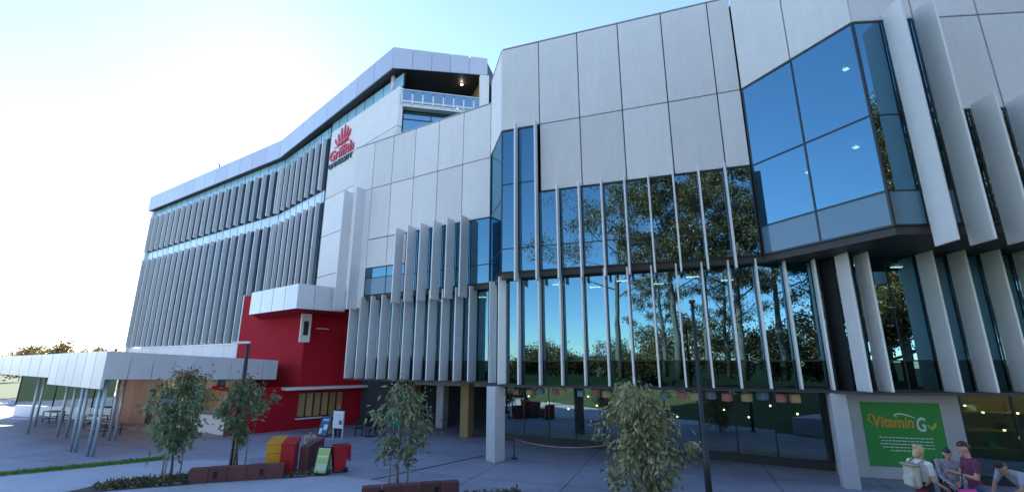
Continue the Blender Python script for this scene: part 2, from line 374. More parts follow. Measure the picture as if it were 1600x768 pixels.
# roofs, lower over the left facet
prism('roof', nb, 'joint', [B.pt(.1, -.3), B.pt(BW, -.3), C.pt(.1, -.3), C.pt(CW, -.3), (31, 33), (2, 38), E_.pt(.15, -.3)], ZT - .5, ZT - .3)
prism('roof', nb, 'joint', [A.pt(-11.7, -.3), A.pt(0, -.3), (2, 36), (-4, 40)], ZA - .5, ZA - .3)
for f, w, z in ((B, BW, ZT), (C, CW, ZT), (D, 4.6, ZT)): f.box('coping', nb, 'fascia', 0.03, w - .03, z + .004, z + .05, -.3, .03)
A.box('coping', nb, 'fascia', -11.8, 0, ZA + .004, ZA + .05, -.3, .03); E_.box('coping', nb, 'fascia', .05, E_LEN - .1, ZT + .004, ZT + .05, -.3, .03)
between('end_wall', nb, 'precast', C.pt(CW), (34, 36), (0, ZT), (0, ZT), .3); between('rear_wall', nb, 'precast', (34, 36), (2, 41), (0, ZT), (0, ZT), .3)
between('return_wall', nb, 'precast', (2.3, 40.6), E_.pt(.1, -.1), (ZA - .5, ZT), (ZA - .5, ZT), .3)
# ground floor: curved glass line, grey wall behind the green mural, columns
gs = [1.55 * k for k in range(11)]
glaze(GG, nb, gs[:10] + [15.95], [.32, 3.2], 0, 'glass_ground', .06)
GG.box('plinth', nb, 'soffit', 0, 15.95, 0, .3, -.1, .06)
GW = Facet((12.75, 19.55), 17)
GW.box('wall', nb, 'column', 0, 4.25, .02, 3.19, -.3, 0)
glaze(GW, nb, [4.32, 5.9, 7.5, 9.1, 10.7], [.25, 3.2], -.1, 'glass_ground', .07); GW.box('plinth', nb, 'soffit', 4.3, 10.7, 0, .24, -.2, -.03)
ceil = prism('undercroft_ceiling', nb, 'interior', [GG.pt(0, -.1), GG.pt(16, -.1), GW.pt(10.5, -.4), (30, 33), (3, 40)], Z3 - .14, Z3 - .11)
def column(x, y, w, d, rz, m): return box('column', nb, m, -w / 2, w / 2, -d / 2, d / 2, 0, Z3 - .1, rz, (x, y, 0), bev=.02)
column(-.75, 22.45, .62, .62, -B.a - .5, 'column'); column(11.95, 17.85, .5, .5, -B.a, 'column')
column(-2.7, 29.3, .6, .6, -A.a, 'column_ochre'); column(-7.0, 34.6, .7, .7, -A.a, 'column_ochre'); column(-4.8, 33.5, .6, .6, -A.a, 'column')
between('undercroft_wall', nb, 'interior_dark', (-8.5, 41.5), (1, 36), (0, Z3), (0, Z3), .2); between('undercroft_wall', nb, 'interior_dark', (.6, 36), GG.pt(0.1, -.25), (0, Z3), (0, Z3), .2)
A.box('undercroft_beam', nb, 'column', -9.5, 0.5, 2.75, Z3 - .1, -5.2, -4.9)
# ceiling lights seen through the glass
for (f, s, z, t, w, d) in [(D, 1.0, 12.05, -2.2, .16, .16), (D, 3.2, 12.1, -1.6, .16, .16), (D, 3.0, 15.8, -2.4, .18, .18), (C, 3.5, 8.1, -5.2, .4, .15), (C, 5.2, 8.1, -4.6, .4, .15), (C, 1.5, 8.1, -4.6, .3, .12)] + \
        [(B, 2.3 + 1.6 * k, 8.1, -2.2 - 1.5 * (k % 2), .55, .12) for k in range(6)] + [(A, -5.5 + 1.7 * k, 8.1, -2.4, .5, .12) for k in range(3)]:
    f.box('ceiling_light', nb, 'lamp_cool', s - w / 2, s + w / 2, z, z + .04, t - d / 2, t + d / 2)
# cafe fittings and added glow strips behind the ground floor glass on the right
for k in range(14): GG.box('pendant_light', nb, 'lamp_warm', 1.2 + 1.05 * k, 1.28 + 1.05 * k, 2.3 - .35 * (k % 3), 2.37 - .35 * (k % 3), -1.2 - .5 * (k % 4), -1.12 - .5 * (k % 4))
for k in range(6): GG.box('ceiling_light', nb, 'lamp_warm', 1.5 + 2.4 * k, 2.6 + 2.4 * k, 3.1, 3.13, -2.6, -2.45)  # warm ceiling strips added to give the interior some glow
for k in range(3): GW.box('shelf', nb, 'wood_pale', 4.6, 9.6, .9 + .7 * k, .96 + .7 * k, -2.6, -2.2)
for k in range(9): GW.box('cafe_light', nb, 'lamp_warm', 4.8 + .55 * k, 4.86 + .55 * k, 2.3 + .25 * (k % 2) - .9 * (k % 3 == 0), 2.36 + .25 * (k % 2) - .9 * (k % 3 == 0), -2.0, -1.94)
GW.box('added_cafe_strip', nb, 'lamp_warm', 4.6, 9.8, 3.06, 3.09, -1.7, -1.6)  # emissive strip added to light up the cafe wall and shelves
GW.box('cafe_wall', nb, 'wood_pale', 4.4, 10.4, .1, 3.1, -2.8, -2.7)
for k in range(11): GW.box('cafe_goods', nb, ['black', 'wood', 'white', 'teal'][k % 4], 4.8 + .42 * k, 5.05 + .42 * k, .965 + .7 * (k % 3), 1.2 + .7 * (k % 3) + .1 * (k % 2), -2.5, -2.3)

# ------------------------------------------------------------------ tower
tw = thing('tower_building', 'tall grey finned building with overhanging roof and corner balcony', 'building', (-24, 55, 0))
FL = 32.6
fs = [-FL + .2 + 1.62 * k for k in range(20)] + [-.15]
gsn = [-17.75 + 1.385 * k for k in range(8)]
def tower_face(f, S, s0, s1, zb):
    SS = [s0] + [s for s in S if s0 + .3 < s < s1 - .3] + [s1]
    glaze(f, tw, SS, [24.45, 25.55], 0, 'spandrel_blue', .04); glaze(f, tw, SS, [18.15, 19.3], 0.001, 'band_glass', .05)
    glaze(f, tw, SS, [19.38, 24.4], -.02, 'glass_dark', .05); glaze(f, tw, SS, [zb + .05, 18.08], -.02, 'glass_dark', .05)
    f.box('spandrel', tw, 'fin_tower', s0, s1, zb - .15, zb, -.1, .04)
for f, S, s0, s1, d in ((F, fs, -FL, -.02, .54), (G, gsn, -18.0, -7.55, .46)):
    tower_face(f, S, s0, s1, 6.2)
    for s in S: fin(f, tw, s, 19.3, 24.45, .03, d, .1, 'fin_tower'); fin(f, tw, s, 6.2, 18.15, .03, d, .1, 'fin_tower')
F.box('base_wall', tw, 'precast_white_lit', -FL, 0, 3.0, 6.0, -.3, .05)
for k in range(14): F.box('panel', tw, 'precast_white_lit', -FL + .03 + 2.32 * k, -FL + 2.28 + 2.32 * k, 3.0, 6.02, .055, .09)
F.box('corner_trim', tw, 'composite', -FL - .5, -FL, 0, 25.5, -.4, .3)
G.box('recess', tw, 'black', -7.54, -6.9, 6.0, 24.5, -.3, .02)
for z0, z1 in ((6, 11.2), (11.2, 14.7), (14.7, 18.15), (18.15, 21.35), (21.35, 24.65)):
    G.box('panel', tw, 'precast_white_lit', -6.88, 3.95, z0 + .025, z1 - .025, -.2, .22, bev=.015)
G.box('panel_backing', tw, 'joint', -6.88, 3.9, 6, 24.6, -.3, -.21)
glaze(G, tw, [-7.5 + 1.45 * k for k in range(9)], [24.7, 25.85], -.05, 'spandrel_blue', .04)
IK = (-9.15, 30.95)
I = Facet(IK, -12)
HB = Facet(G.pt(3.95), -12)
core = [F.pt(-FL + .2, -1.2), F.pt(0, -1.2), G.pt(2.9, -1.2), HB.pt(1, -3.2), HB.pt(9, -3.0), (6, 52), (-40, 80)]
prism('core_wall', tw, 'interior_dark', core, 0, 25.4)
rp = [F.pt(-FL - .9, .7), F.pt(-.1, .7), I.pt(0), I.pt(7.35), (4, 56), (-44, 84)]
rb, rt = [25.6, 25.55, 26.15, 26.55, 26.3, 25.6], [27.7, 27.55, 27.9, 28.0, 27.9, 27.7]
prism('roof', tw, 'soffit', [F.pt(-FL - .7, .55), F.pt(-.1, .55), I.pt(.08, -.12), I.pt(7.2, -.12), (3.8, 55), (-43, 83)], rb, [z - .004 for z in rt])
def fascia_run(P, Q, zp, zq, n, th=.1):
    P, Q = np.array(P), np.array(Q)
    for k in range(n):
        a, b = (k + .008) / n, (k + .992) / n
        lp = lambda q: (zp[0] + (zq[0] - zp[0]) * q - .06, zp[1] + (zq[1] - zp[1]) * q)
        between('fascia_panel', tw, 'fascia', P + (Q - P) * a, P + (Q - P) * b, lp(a), lp(b), th)
fascia_run(rp[0], rp[1], (rb[0], rt[0]), (rb[1], rt[1]), 12); fascia_run(rp[1], rp[2], (rb[1], rt[1]), (rb[2], rt[2]), 8)
fascia_run(rp[2], rp[3], (rb[2], rt[2]), (rb[3], rt[3]), 5); fascia_run(rp[5], rp[0], (rb[0], rt[0]), (rb[0], rt[0]), 8)
# corner balcony
prism('balcony_slab', tw, 'composite', [HB.pt(.05, 0), HB.pt(6.3, 0), HB.pt(6.3, -3.2), HB.pt(.05, -3.2)], 23.05, 23.35)
HB.box('edge_beam', tw, 'composite', 0.05, 6.4, 23.36, 23.5, .0, .12)
for k in range(8):
    HB.box('rail_glass', tw, 'glass_rail', .1 + .78 * k, .84 + .78 * k, 23.5, 24.4, .03, .05)
    HB.box('rail_bracket', tw, 'white', .0 + .78 * k, .1 + .78 * k, 23.2, 24.1, .06, .13)
HB.box('hand_rail', tw, 'composite', 0, 6.4, 24.41, 24.47, .01, .07)
glaze(HB, tw, [.05, 2.3, 4.6, 6.4], [19.5, 22.3, 23.0], -.6, 'glass_tower', .08)
glaze(HB, tw, [.05, 1.2, 2.35, 3.5, 4.65, 5.6], [23.36, 26.1], -3.0, 'glass_tower', .06)
between('balcony_wall', tw, 'wood_pale', HB.pt(5.65, -3.0), I.pt(7.1, -.2), (23.3, 26.4), (23.3, 26.4), .06)
between('balcony_side', tw, 'precast_white_lit', I.pt(7.2, -.1), I.pt(7.9, -6), (18, 26.5), (18, 26.5), .3, -1)
I.box('corner_pier', tw, 'precast_white_lit', 6.75, 7.3, 18, 26.45, -.5, -.02)
box('lift_overrun', tw, 'precast_white_lit', 0, 4.5, 0, 6, 18, 26.2, R_(12), (-1.2, 36.5, 0))
tube('corner_column', tw, 'composite', [(*HB.pt(-.75, -1.0), 24.6), (*HB.pt(-.75, -1.0), 26.3)], .16, 12)
for s, t in ((4.6, -1.2),): HB.box('downlight', tw, 'lamp_cool', s, s + .12, 26.2, 26.24, t, t + .12)
tube('roof_camera', tw, 'dark_metal', [(*F.pt(-14, .5), 27.4), (*F.pt(-14, .5), 28.2), (*F.pt(-14.6, .5), 28.4)], .07, 6)

# logo on the white end wall of the tower
lg = thing('wall_logo', 'raised red flame emblem with red and black lettering on white tower wall', 'sign', (*G.pt(-4, .3), 20))
GS = .235
def fit(me, w, h):
    a = np.array([v.co[:] for v in me.vertices]); lo, hi = a.min(0), a.max(0)
    for v in me.vertices: v.co = ((v.co[0] - lo[0]) * w / (hi[0] - lo[0]), (v.co[1] - lo[1]) * h / (hi[1] - lo[1]), v.co[2])
    return me
tm = fit(text_mesh('Griffith', 1.6, 'logo_red', .05, .03), 4.2, 1.0); link('red_lettering', tm, lg, facet_matrix(G, -6.6, 21.5, GS + .06))
tm = fit(text_mesh('UNIVERSITY', .8, 'logo_dark', .05, .02), 4.15, .46); link('black_lettering', tm, lg, facet_matrix(G, -6.62, 20.85, GS + .06))
def stroke(pts, w):
    V, Fc = [], []
    for i, (s, z) in enumerate(pts):
        ww = w * (1 - .75 * (i / (len(pts) - 1)))
        for t in (GS, GS + .1):
            for q in (-ww, ww): p = G.pt(s + q, t); V.append((p[0], p[1], z))
    for i in range(len(pts) - 1):
        a, b = 4 * i, 4 * i + 4
        Fc += [(a, a + 1, b + 1, b), (a + 2, b + 2, b + 3, a + 3), (a, b, b + 2, a + 2), (a + 1, a + 3, b + 3, b + 1)]
    Fc += [(0, 2, 3, 1), (b, b + 1, b + 3, b + 2)]
    link('flame_stroke', world_mesh('stroke', V, Fc, 'logo_red'), lg)
for x, h, lean in ((-1.2, .75, -.15), (-.72, 1.1, -.12), (-.25, 1.5, -.06), (.25, 1.6, .06), (.7, 1.25, .15), (1.1, .85, .2)):
    stroke([(-4.5 + x * .6, 22.8), (-4.5 + x + lean * .3, 22.8 + h * .55), (-4.5 + x + lean, 22.8 + h)], .17)
stroke([(-5.9, 22.72), (-4.5, 22.64), (-3.2, 22.72)], .1)

# ------------------------------------------------------------------ red wing with its box canopy
rw = thing('red_wing', 'deep red rendered wing with white box canopy and awning window', 'building', (-13, 34, 0))
wz = (.72, 2.3); ws = (-.58, 2.55)
RL = Facet(RD.pt(-.6, -.01), 39)
prism('upper_wall', rw, 'red_render', [RD.pt(-.6, -.01), RL.pt(-10.9), RL.pt(-10.9, -3), RD.pt(5.35, -9), RD.pt(5.35, -.01)], 2.72, [8.8, 9.75, 9.75, 8.8, 8.8])
prism('wing_roof', rw, 'red_render', [RD.pt(-4.6, -.01), RD.pt(-4.6, -5), RD.pt(5.3, -5), RD.pt(5.3, -.012)], 2.5, 2.715)
between('end_trim', rw, 'white', RL.pt(-11.05, .05), RL.pt(-10.91, .05), (3, 9.8), (3, 9.8), .3)
RD.box('wall', rw, 'red_render', -4.65, ws[0], 0, 2.498, -.4, 0); RD.box('wall', rw, 'red_render', ws[1], 5.35, 0, 2.498, -.4, 0)
RD.box('wall', rw, 'red_render', ws[0] + .002, ws[1] - .002, 0, wz[0], -.4, -.002); RD.box('lintel', rw, 'red_render', ws[0] + .002, ws[1] - .002, wz[1], 2.498, -.4, -.002)
for k in range(6):
    a = ws[0] + k * (ws[1] - ws[0]) / 6
    RD.box('window_blind', rw, 'wood_pale', a + .05, a + .48, wz[0] + .06, wz[1] - .05, -.16, -.13); RD.box('window_frame', rw, 'black', a - .03, a + .035, wz[0], wz[1], -.2, -.05)
RD.box('window_frame', rw, 'black', ws[1] - .04, ws[1], wz[0], wz[1], -.2, -.05); RD.box('window_sill', rw, 'composite', ws[0] - .08, ws[1] + .08, wz[0] - .1, wz[0] - .003, -.05, .14)
RD.box('awning', rw, 'composite', -1.75, 4.8, 2.52, 2.7, .004, .9, bev=.02)
# box canopy
o3 = Facet(RD.pt(0, 3.0), -44); kc = o3.pt(-2.4); ke = o3.pt(.75); kl = Facet(kc, 38).pt(-6.6)
zb, zt = 7.55, 9.1
def run(par, m, P, Q, zp, zq, n, th=.12, name='fascia_panel', gap=.018):
    P, Q = np.array(P), np.array(Q)
    for k in range(n):
        a, b = (k + gap) / n, (k + 1 - gap) / n
        lp = lambda q: (zp[0] + (zq[0] - zp[0]) * q, zp[1] + (zq[1] - zp[1]) * q)
        between(name, par, m, P + (Q - P) * a, P + (Q - P) * b, lp(a), lp(b), th)
run(rw, 'composite', kl, kc, (zb, zt), (zb, zt), 4); run(rw, 'composite', kc, ke, (zb, zt), (zb, zt), 3)
prism('canopy_soffit', rw, 'red_render', [kl + [.15, .05], kc + [.02, .15], ke + [-.15, .1], RD.pt(2.5, .02), RD.pt(-.6, .02), RL.pt(-7.5, .02)], zb + .02, zb + .12)
prism('canopy_roof', rw, 'composite', [kl + [.1, .1], kc + [0, .15], ke + [-.1, .1], RD.pt(2.5, .02), RD.pt(-.6, .02), RL.pt(-7.5, .02)], zt - .2, zt - .05)
hs = Facet(RD.pt(-1.05, .35), -44)
hp_ = hs.box('hanging_panel', rw, 'white', -.05, .62, 5.6, 7.5, 0, .12); hs.box('window', hp_, 'dark_metal', .14, .46, 6.05, 7.0, .121, .135)
RD.box('strip_light', rw, 'white', .1, 1.0, 6.55, 6.6, .02, .1)
# stair up into the building beside the red wing
st = thing('staircase', 'dark staircase with timber handrails beside the red wing', 'staircase', (-9.6, 36.4, 0))
sd_ = Facet((-9.9, 36.3), -8)
for k in range(14): sd_.box('step', st, 'column', .3 * k, .3 * k + .34, .2 + .21 * k, .25 + .21 * k, -1.6, 0)
for t in (.02, -1.62):
    P0, P1 = sd_.pt(-.2, t), sd_.pt(4.2, t)
    tube('hand_rail', st, 'wood_pale', [(*P0, 1.05), (*P1, 4.0)], .045, 6); between('stringer', st, 'dark_metal', P0, P1, (-.02, .3), (2.8, 3.1), .05)
    for k in range(5): q = sd_.pt(.2 + .9 * k, t); tube('baluster', st, 'dark_metal', [(*q, .25 + .63 * k), (*q, 1.3 + .61 * k)], .02, 5)

# ------------------------------------------------------------------ pavilion canopy at the left
pv = thing('pavilion', 'low pavilion with wide pale flat roof on slim grey posts', 'pavilion', (-23, 28, 0))
Kc = np.array([-19.55, 22.9]); Re = np.array([-15.35, 31.3]); Le = np.array([-39.5, 35.5])
run(pv, 'composite', Kc, Re, (3.5, 4.82), (3.2, 4.4), 9, .12)
fl = lambda q: Kc + (Le - Kc) * q
run(pv, 'composite', fl(.33), fl(0.0), (3.1, 4.75), (3.05, 4.82), 6, .12); run(pv, 'composite', Le, fl(.33), (3.55, 4.62), (3.45, 4.75), 8, .12)
prism('soffit', pv, 'wood_pale', [Kc + [.0, .2], Re + [-.2, 0], (-19, 37), (-36, 44), Le + [.2, .1]], 3.46, 3.5)
prism('roof', pv, 'composite', [Kc + [.0, .2], Re + [-.2, 0], (-19, 37), (-36, 44), Le + [.2, .1]], 4.1, 4.2)
for x, y in ((-30.05, 30.6), (-27.05, 29.4), (-26.2, 29.04), (-21.82, 24.6), (-21.45, 24.45), (-20.01, 23.5), (-19.67, 23.4), (-22.74, 27.9), (-22.24, 27.69), (-33, 34)):
    tube('post', pv, 'post', [(x, y, 0), (x, y, 3.5)], .075, 12)
for x, y in ((-22, 29), (-25, 31.5), (-28, 33.5), (-21, 31.5), (-31, 35), (-19, 29.8), (-24, 33.6)): tube('downlight', pv, 'downlight', [(x, y, 3.43), (x, y, 3.455)], .11, 12)
# timber wall of planks
wA, wB = np.array([-30.2, 36.9]), np.array([-25.0, 34.4])
np_ = 22
for k in range(np_):
    P, Q = wA + (wB - wA) * (k + .03) / np_, wA + (wB - wA) * (k + .97) / np_
    if k in (17, 18, 19): continue
    between('plank', pv, 'wood', P, Q, (0, 3.45), (0, 3.45), .06 + .02 * random.random())
between('door', pv, 'interior_dark', wA + (wB - wA) * 17 / np_ + [0, .05], wA + (wB - wA) * 20 / np_ + [0, .05], (0, 2.4), (0, 2.4), .05)
between('plank', pv, 'wood', wA + (wB - wA) * 17 / np_, wA + (wB - wA) * 20 / np_, (2.42, 3.45), (2.42, 3.45), .06)
wC = np.array([-18.2, 30.6])
between('back_wall', pv, 'cream', wB + [.05, 0], wC + [-2, 2.4], (2.5, 3.45), (2.5, 3.45), .2); between('servery', pv, 'white', (-22.6, 33.0), (-17.4, 29.9), (0, 1.05), (0, 1.05), .5)
between('servery_back', pv, 'wood_pale', (-24.6, 35.6), (-19.2, 32.6), (1.06, 2.5), (1.06, 2.5), .1)
between('warm_window', pv, 'window_warm', (-23.7, 34.9), (-22.6, 34.3), (1.5, 2.4), (1.5, 2.4), .05)  # glowing panel stands in for a window with warm-lit interior
between('side_wall', pv, 'cream', (-18.6, 31.3), (-17.3, 31.5), (0, 3.45), (0, 3.45), .2)
box('pier', pv, 'cream', -.25, .25, -.25, .25, 0, 3.45, 0, (-21.6, 33.4, 0))
for k in range(5):
    P = np.array([-41 + 2.1 * k, 40.2 - .6 * k]); Q = P + [2.0, -.57]
    between('pane', pv, 'glass_ground', P, Q, (.9, 3.4), (.9, 3.4), .02); between('low_wall', pv, 'white', P, Q, (0, .85), (0, .85), .15)
    tube('window_post', pv, 'frame', [(*P, .86), (*P, 3.45)], .05, 6)
def table_set(x, y, rz, i):
    t = thing('picnic_table', ['pale picnic table nearest the paired posts under the pavilion', 'pale picnic table before the timber wall', 'pale picnic table at far left under the pavilion'][i], 'table', (x, y, 0), 'tables under the pavilion')
    og = (x, y, 0)
    box('table_top', t, 'stake', -.9, .9, -.38, .38, .72, .77, rz, og); 
    for s in (-1, 1):
        box('bench', t, 'stake', -.9, .9, s * .62 - .14, s * .62 + .14, .42, .47, rz, og); box('leg', t, 'dark_metal', s * .6 - .03, s * .6 + .03, -.7, .7, .3, .36, rz, og)
        for q in (-1, 1): box('leg', t, 'dark_metal', s * .6 - .029, s * .6 + .029, q * .4 - .03, q * .4 + .03, 0, .715, rz, og)
table_set(-24.6, 30.0, -.5, 0); table_set(-28.5, 33.6, -.5, 1); table_set(-34, 36.3, -.5, 2)

# ------------------------------------------------------------------ paths, kerbs, beds
def sheet(name, m, poly, z):
    return struct(link(name, world_mesh(name, [(x, y, z) for x, y in poly], [tuple(range(len(poly)))], m)))
edge = [(-14.2, 17.3), (-11.7, 18.2), (-8.67, 19.1), (-7.86, 19.36), (-6.55, 19.41), (-5.39, 18.91), (-4.36, 18.26), (-3.06, 17.33), (-1.5, 15.6), (1.5, 13.5)]
sheet('walkway', 'path', [(-16, 11.2)] + edge + [(3, 11.2)], .012)
V, Fc = [], []
ee = edge[3:]
for i, (x, y) in enumerate(ee):
    d = Vector(ee[min(i + 1, len(ee) - 1)]) - Vector(ee[max(i - 1, 0)]); n = Vector((-d.y, d.x)).normalized() * .07
    for q in (-1, 1):
        for z in (0, .03): V.append((x + n.x * q, y + n.y * q, z))
for i in range(len(ee) - 1):
    a, b = 4 * i, 4 * i + 4; Fc += [(a + 1, a + 3, b + 3, b + 1), (a, a + 1, b + 1, b), (a + 2, b + 2, b + 3, a + 3)]
struct(link('kerb', world_mesh('kerb', V, Fc, 'kerb')))
sheet('side_path', 'path', [(-30, 11.3), (-26, 15.6), (-20.3, 19.9), (-16.4, 22.5), (-12.4, 22.6), (-10.4, 21.2), (-11.9, 19.6), (-14.1, 18.9), (-14.9, 18.0), (-15.4, 17.2), (-17, 11.3)], .008)
V, Fc = [], []
def jl(P, Q, w=.012):
    P, Q = Vector(P), Vector(Q); n = Vector((-(Q - P).y, (Q - P).x)).normalized() * w; o = len(V)
    V.extend([(*(P - n), .004), (*(Q - n), .004), (*(Q + n), .004), (*(P + n), .004)]); Fc.append((o, o + 1, o + 2, o + 3))
for k in range(-9, 12):
    p0 = B.pt(3.6 * k, 12); jl(p0, p0 - B.o * 40)
for k in range(-4, 7):
    p0 = B.pt(-40, 3.6 * k - 8); jl(p0, p0 + B.d * 80)
struct(link('paving_joints', world_mesh('paving_joints', V, Fc, 'joint')))
sheet('drain_channel', 'dark_metal', [(-5.42, 18.96), (-5.34, 18.9), (-1.26, 23.65), (-1.34, 23.72)], .006)
sheet('planting_bed', 'soil', [(-15.0, 18.0), (-14.1, 19.1), (-12.6, 19.7), (-11.8, 19.5), (-11.7, 18.25), (-14.3, 17.2), (-15.2, 17.0)], .02)
sheet('planting_bed', 'soil', [(-8.9, 19.7), (-7.3, 20.3), (-7.2, 19.75), (-7.9, 19.45), (-8.9, 19.25)], .02)
sheet('planting_bed', 'soil', [(-4.8, 16.4), (-4.1, 18.05), (-3.0, 17.3), (-1.6, 16.9), (.3, 17.6), (.4, 15.5), (-3, 14)], .02)
def leaf_cloud(name, parent, m, P, Dr, ln, wd, droop=.5, kind=None):
    """many small lance-shaped leaves at points P, pointing about Dr"""
    n = len(P); d = Dr + rng.normal(0, .55, (n, 3)); d[:, 2] -= droop; d /= np.linalg.norm(d, axis=1)[:, None]
    r = rng.normal(0, 1, (n, 3)); w = np.cross(d, r); w /= np.linalg.norm(w, axis=1)[:, None]
    nn = np.cross(d, w)
    L = ln * rng.uniform(.45, 1.45, (n, 1)); W = wd * rng.uniform(.7, 1.2, (n, 1))
    v = np.stack([P, P + d * L * .45 + w * W + nn * W * .35, P + d * L + nn * L * .0, P + d * L * .45 - w * W + nn * W * .35], 1).reshape(-1, 3)
    me = bpy.data.meshes.new(name); me.vertices.add(4 * n); me.vertices.foreach_set('co', v.ravel())
    q = np.arange(4 * n).reshape(-1, 4); tri = np.concatenate([q[:, [0, 1, 2]], q[:, [0, 2, 3]]], 1).ravel()
    me.loops.add(6 * n); me.loops.foreach_set('vertex_index', tri.astype(np.int32))
    me.polygons.add(2 * n); me.polygons.foreach_set('loop_start', np.arange(0, 6 * n, 3, dtype=np.int32))
    me.update(calc_edges=True); me.materials.append(MATS[m]); o = link(name, me, parent)
    if kind: o['kind'] = kind
    return o
# grass strip and ground cover
V = rng.uniform(0, 1, (5200, 2)); a, b = np.array([-24.5, 16.3]), np.array([-15.9, 22.85]); nrm = np.array([-.61, .79])
P = a + (b - a) * V[:, :1] + nrm * (V[:, 1:] - .5) * .6
g_ = leaf_cloud('grass', None, 'grass', np.c_[P, np.zeros(len(P))], np.tile([0, 0, 1.6], (len(P), 1)), .13, .018, 0)
g_['kind'] = 'stuff'; g_['label'] = 'thin strip of green grass crossing the paving'; g_['category'] = 'grass'
def in_poly(poly, n):
    poly = np.array(poly); out = []
    lo, hi = poly.min(0), poly.max(0)
    while len(out) < n:
        x, y = rng.uniform(lo, hi); c = False
        for i in range(len(poly)):
            x1, y1 = poly[i]; x2, y2 = poly[i - 1]
            if (y1 > y) != (y2 > y) and x < (x2 - x1) * (y - y1) / (y2 - y1) + x1: c = not c
        if c: out.append((x, y))
    return np.array(out)
P = np.concatenate([in_poly([(-14.9, 18.0), (-14.0, 18.9), (-12.6, 19.5), (-11.9, 19.3), (-11.9, 18.4), (-14.2, 17.4)], 1500), in_poly([(-8.8, 19.6), (-7.4, 20.1), (-7.3, 19.8), (-8.8, 19.3)], 260), in_poly([(-1.6, 16.9), (.2, 17.4), (.3, 15.6), (-1.6, 15)], 700)])
g_ = leaf_cloud('ground_cover', None, 'cover', np.c_[P, rng.uniform(.02, .1, len(P))], np.tile([0, 0, .5], (len(P), 1)), .14, .035, 0)
g_['kind'] = 'stuff'; g_['label'] = 'low leafy ground cover in the planting beds'; g_['category'] = 'ground cover'
P = np.concatenate([np.array(c) + rng.normal(0, 1.3, (130, 2)) for c in ((-12.7, 19.8), (-11.5, 21.6), (-3.9, 18.6), (4.2, 16.6))])
g_ = leaf_cloud('fallen_leaves', None, 'leaf_rust', np.c_[P, np.full(len(P), .016)], np.tile([0, 0, 0], (len(P), 1)) * 1., .11, .02, .0)
co = np.empty(len(g_.data.vertices) * 3); g_.data.vertices.foreach_get('co', co); co[2::3] = .018 + .012 * rng.random(len(co) // 3); g_.data.vertices.foreach_set('co', co)
g_['kind'] = 'stuff'; g_['label'] = 'dry fallen leaves scattered on the paving below the trees'; g_['category'] = 'leaves'
V, Fc = [], []
for x, y in np.concatenate([in_poly([(-8.8, 19.6), (-7.4, 20.1), (-7.3, 19.8), (-8.8, 19.3)], 90), in_poly([(-14.9, 18.0), (-14.0, 18.9), (-12.6, 19.5), (-11.9, 18.4), (-14.2, 17.4)], 120), in_poly([(-1.6, 16.9), (.2, 17.4), (.3, 15.6), (-1.6, 15)], 110)]):
    r = random.uniform(.03, .08); o = len(V)
    V += [(x + r * random.uniform(.7, 1.2), y, .03), (x, y + r, .03), (x - r, y, .03), (x, y - r * random.uniform(.7, 1.2), .03), (x, y, .03 + r)]
    Fc += [(o, o + 1, o + 4), (o + 1, o + 2, o + 4), (o + 2, o + 3, o + 4), (o + 3, o, o + 4)]
g_ = stuff(link('gravel', world_mesh('gravel', V, Fc, 'stone'))); g_['label'] = 'brown stones scattered over the planting beds'; g_['category'] = 'gravel'

# retaining walls of coloured concrete blocks
def block_wall(label, P, Q, h, n, lights, th=.35):
    w = thing('retaining_wall', label, 'wall', (*((np.array(P) + np.array(Q)) / 2), 0), 'low red block walls along the walkway')
    P, Q = np.array(P, float), np.array(Q, float)
    for k in range(n):
        a, b = (k + .012) / n, (k + .988) / n; between('block', w, 'block_red', P + (Q - P) * a, P + (Q - P) * b, (0, h + .01 * (k % 2)), (0, h + .01 * (k % 2)), th)
    d = (Q - P) / np.linalg.norm(Q - P); nb_ = np.array([d[1], -d[0]]) * .012
    for q in lights:
        c = P + (Q - P) * q; between('wall_light', w, 'black', c - d * .07 + nb_, c + d * .07 + nb_, (.14, .38), (.14, .38), .02)
block_wall('low red block wall between the leafy tree and the yellow bin', (-11.79, 18.36), (-8.77, 19.31), .5, 5, (.27, .76))
block_wall('low red block wall at the foot of the slender tree', (-4.71, 15.88), (-1.73, 16.68), .47, 5, (.2, .76))
block_wall('short dark red wall end standing behind the red bin', (-8.3, 20.35), (-8.55, 22.6), .95, 3, ())

# ------------------------------------------------------------------ bins, boards
def cabinet_bin(name, label, m, x, y, rz, w, d, h):
    t = thing(name, label, 'bin', (x, y, 0), 'tall coloured cabinet bins'); og = (x, y, 0)
    cb_ = box('cabinet', t, m, -w / 2, w / 2, 0, d, .06, h - .1, rz, og, bev=.02)
    # sloping lid
    M = Matrix.Translation(og) @ Matrix.Rotation(rz, 4, 'Z')
    v = [(-w / 2 - .02, -.03, h - .1), (w / 2 + .02, -.03, h - .1), (w / 2 + .02, d + .02, h - .1), (-w / 2 - .02, d + .02, h - .1), (-w / 2 - .02, -.03, h - .04), (w / 2 + .02, -.03, h - .04), (w / 2 + .02, d + .02, h + .06), (-w / 2 - .02, d + .02, h + .06)]
    link('lid', world_mesh('lid', v, BOXF, m), t, M)
    box('base', t, 'black', -w / 2 + .03, w / 2 - .03, .03, d - .03, 0, .06, rz, og)
    box('door_seam', cb_, 'black', -w / 2 + .05, w / 2 - .05, -.004, .004, h * .62, h * .62 + .012, rz, og)
cabinet_bin('red_bin', 'tall red cabinet bin at the end of the low wall', 'plastic_red', -8.93, 19.86, .25, .5, 1.0, 1.18)
cabinet_bin('yellow_bin', 'tall yellow cabinet bin beside the red one', 'plastic_yellow', -9.55, 19.95, .25, .56, 1.2, 1.2)
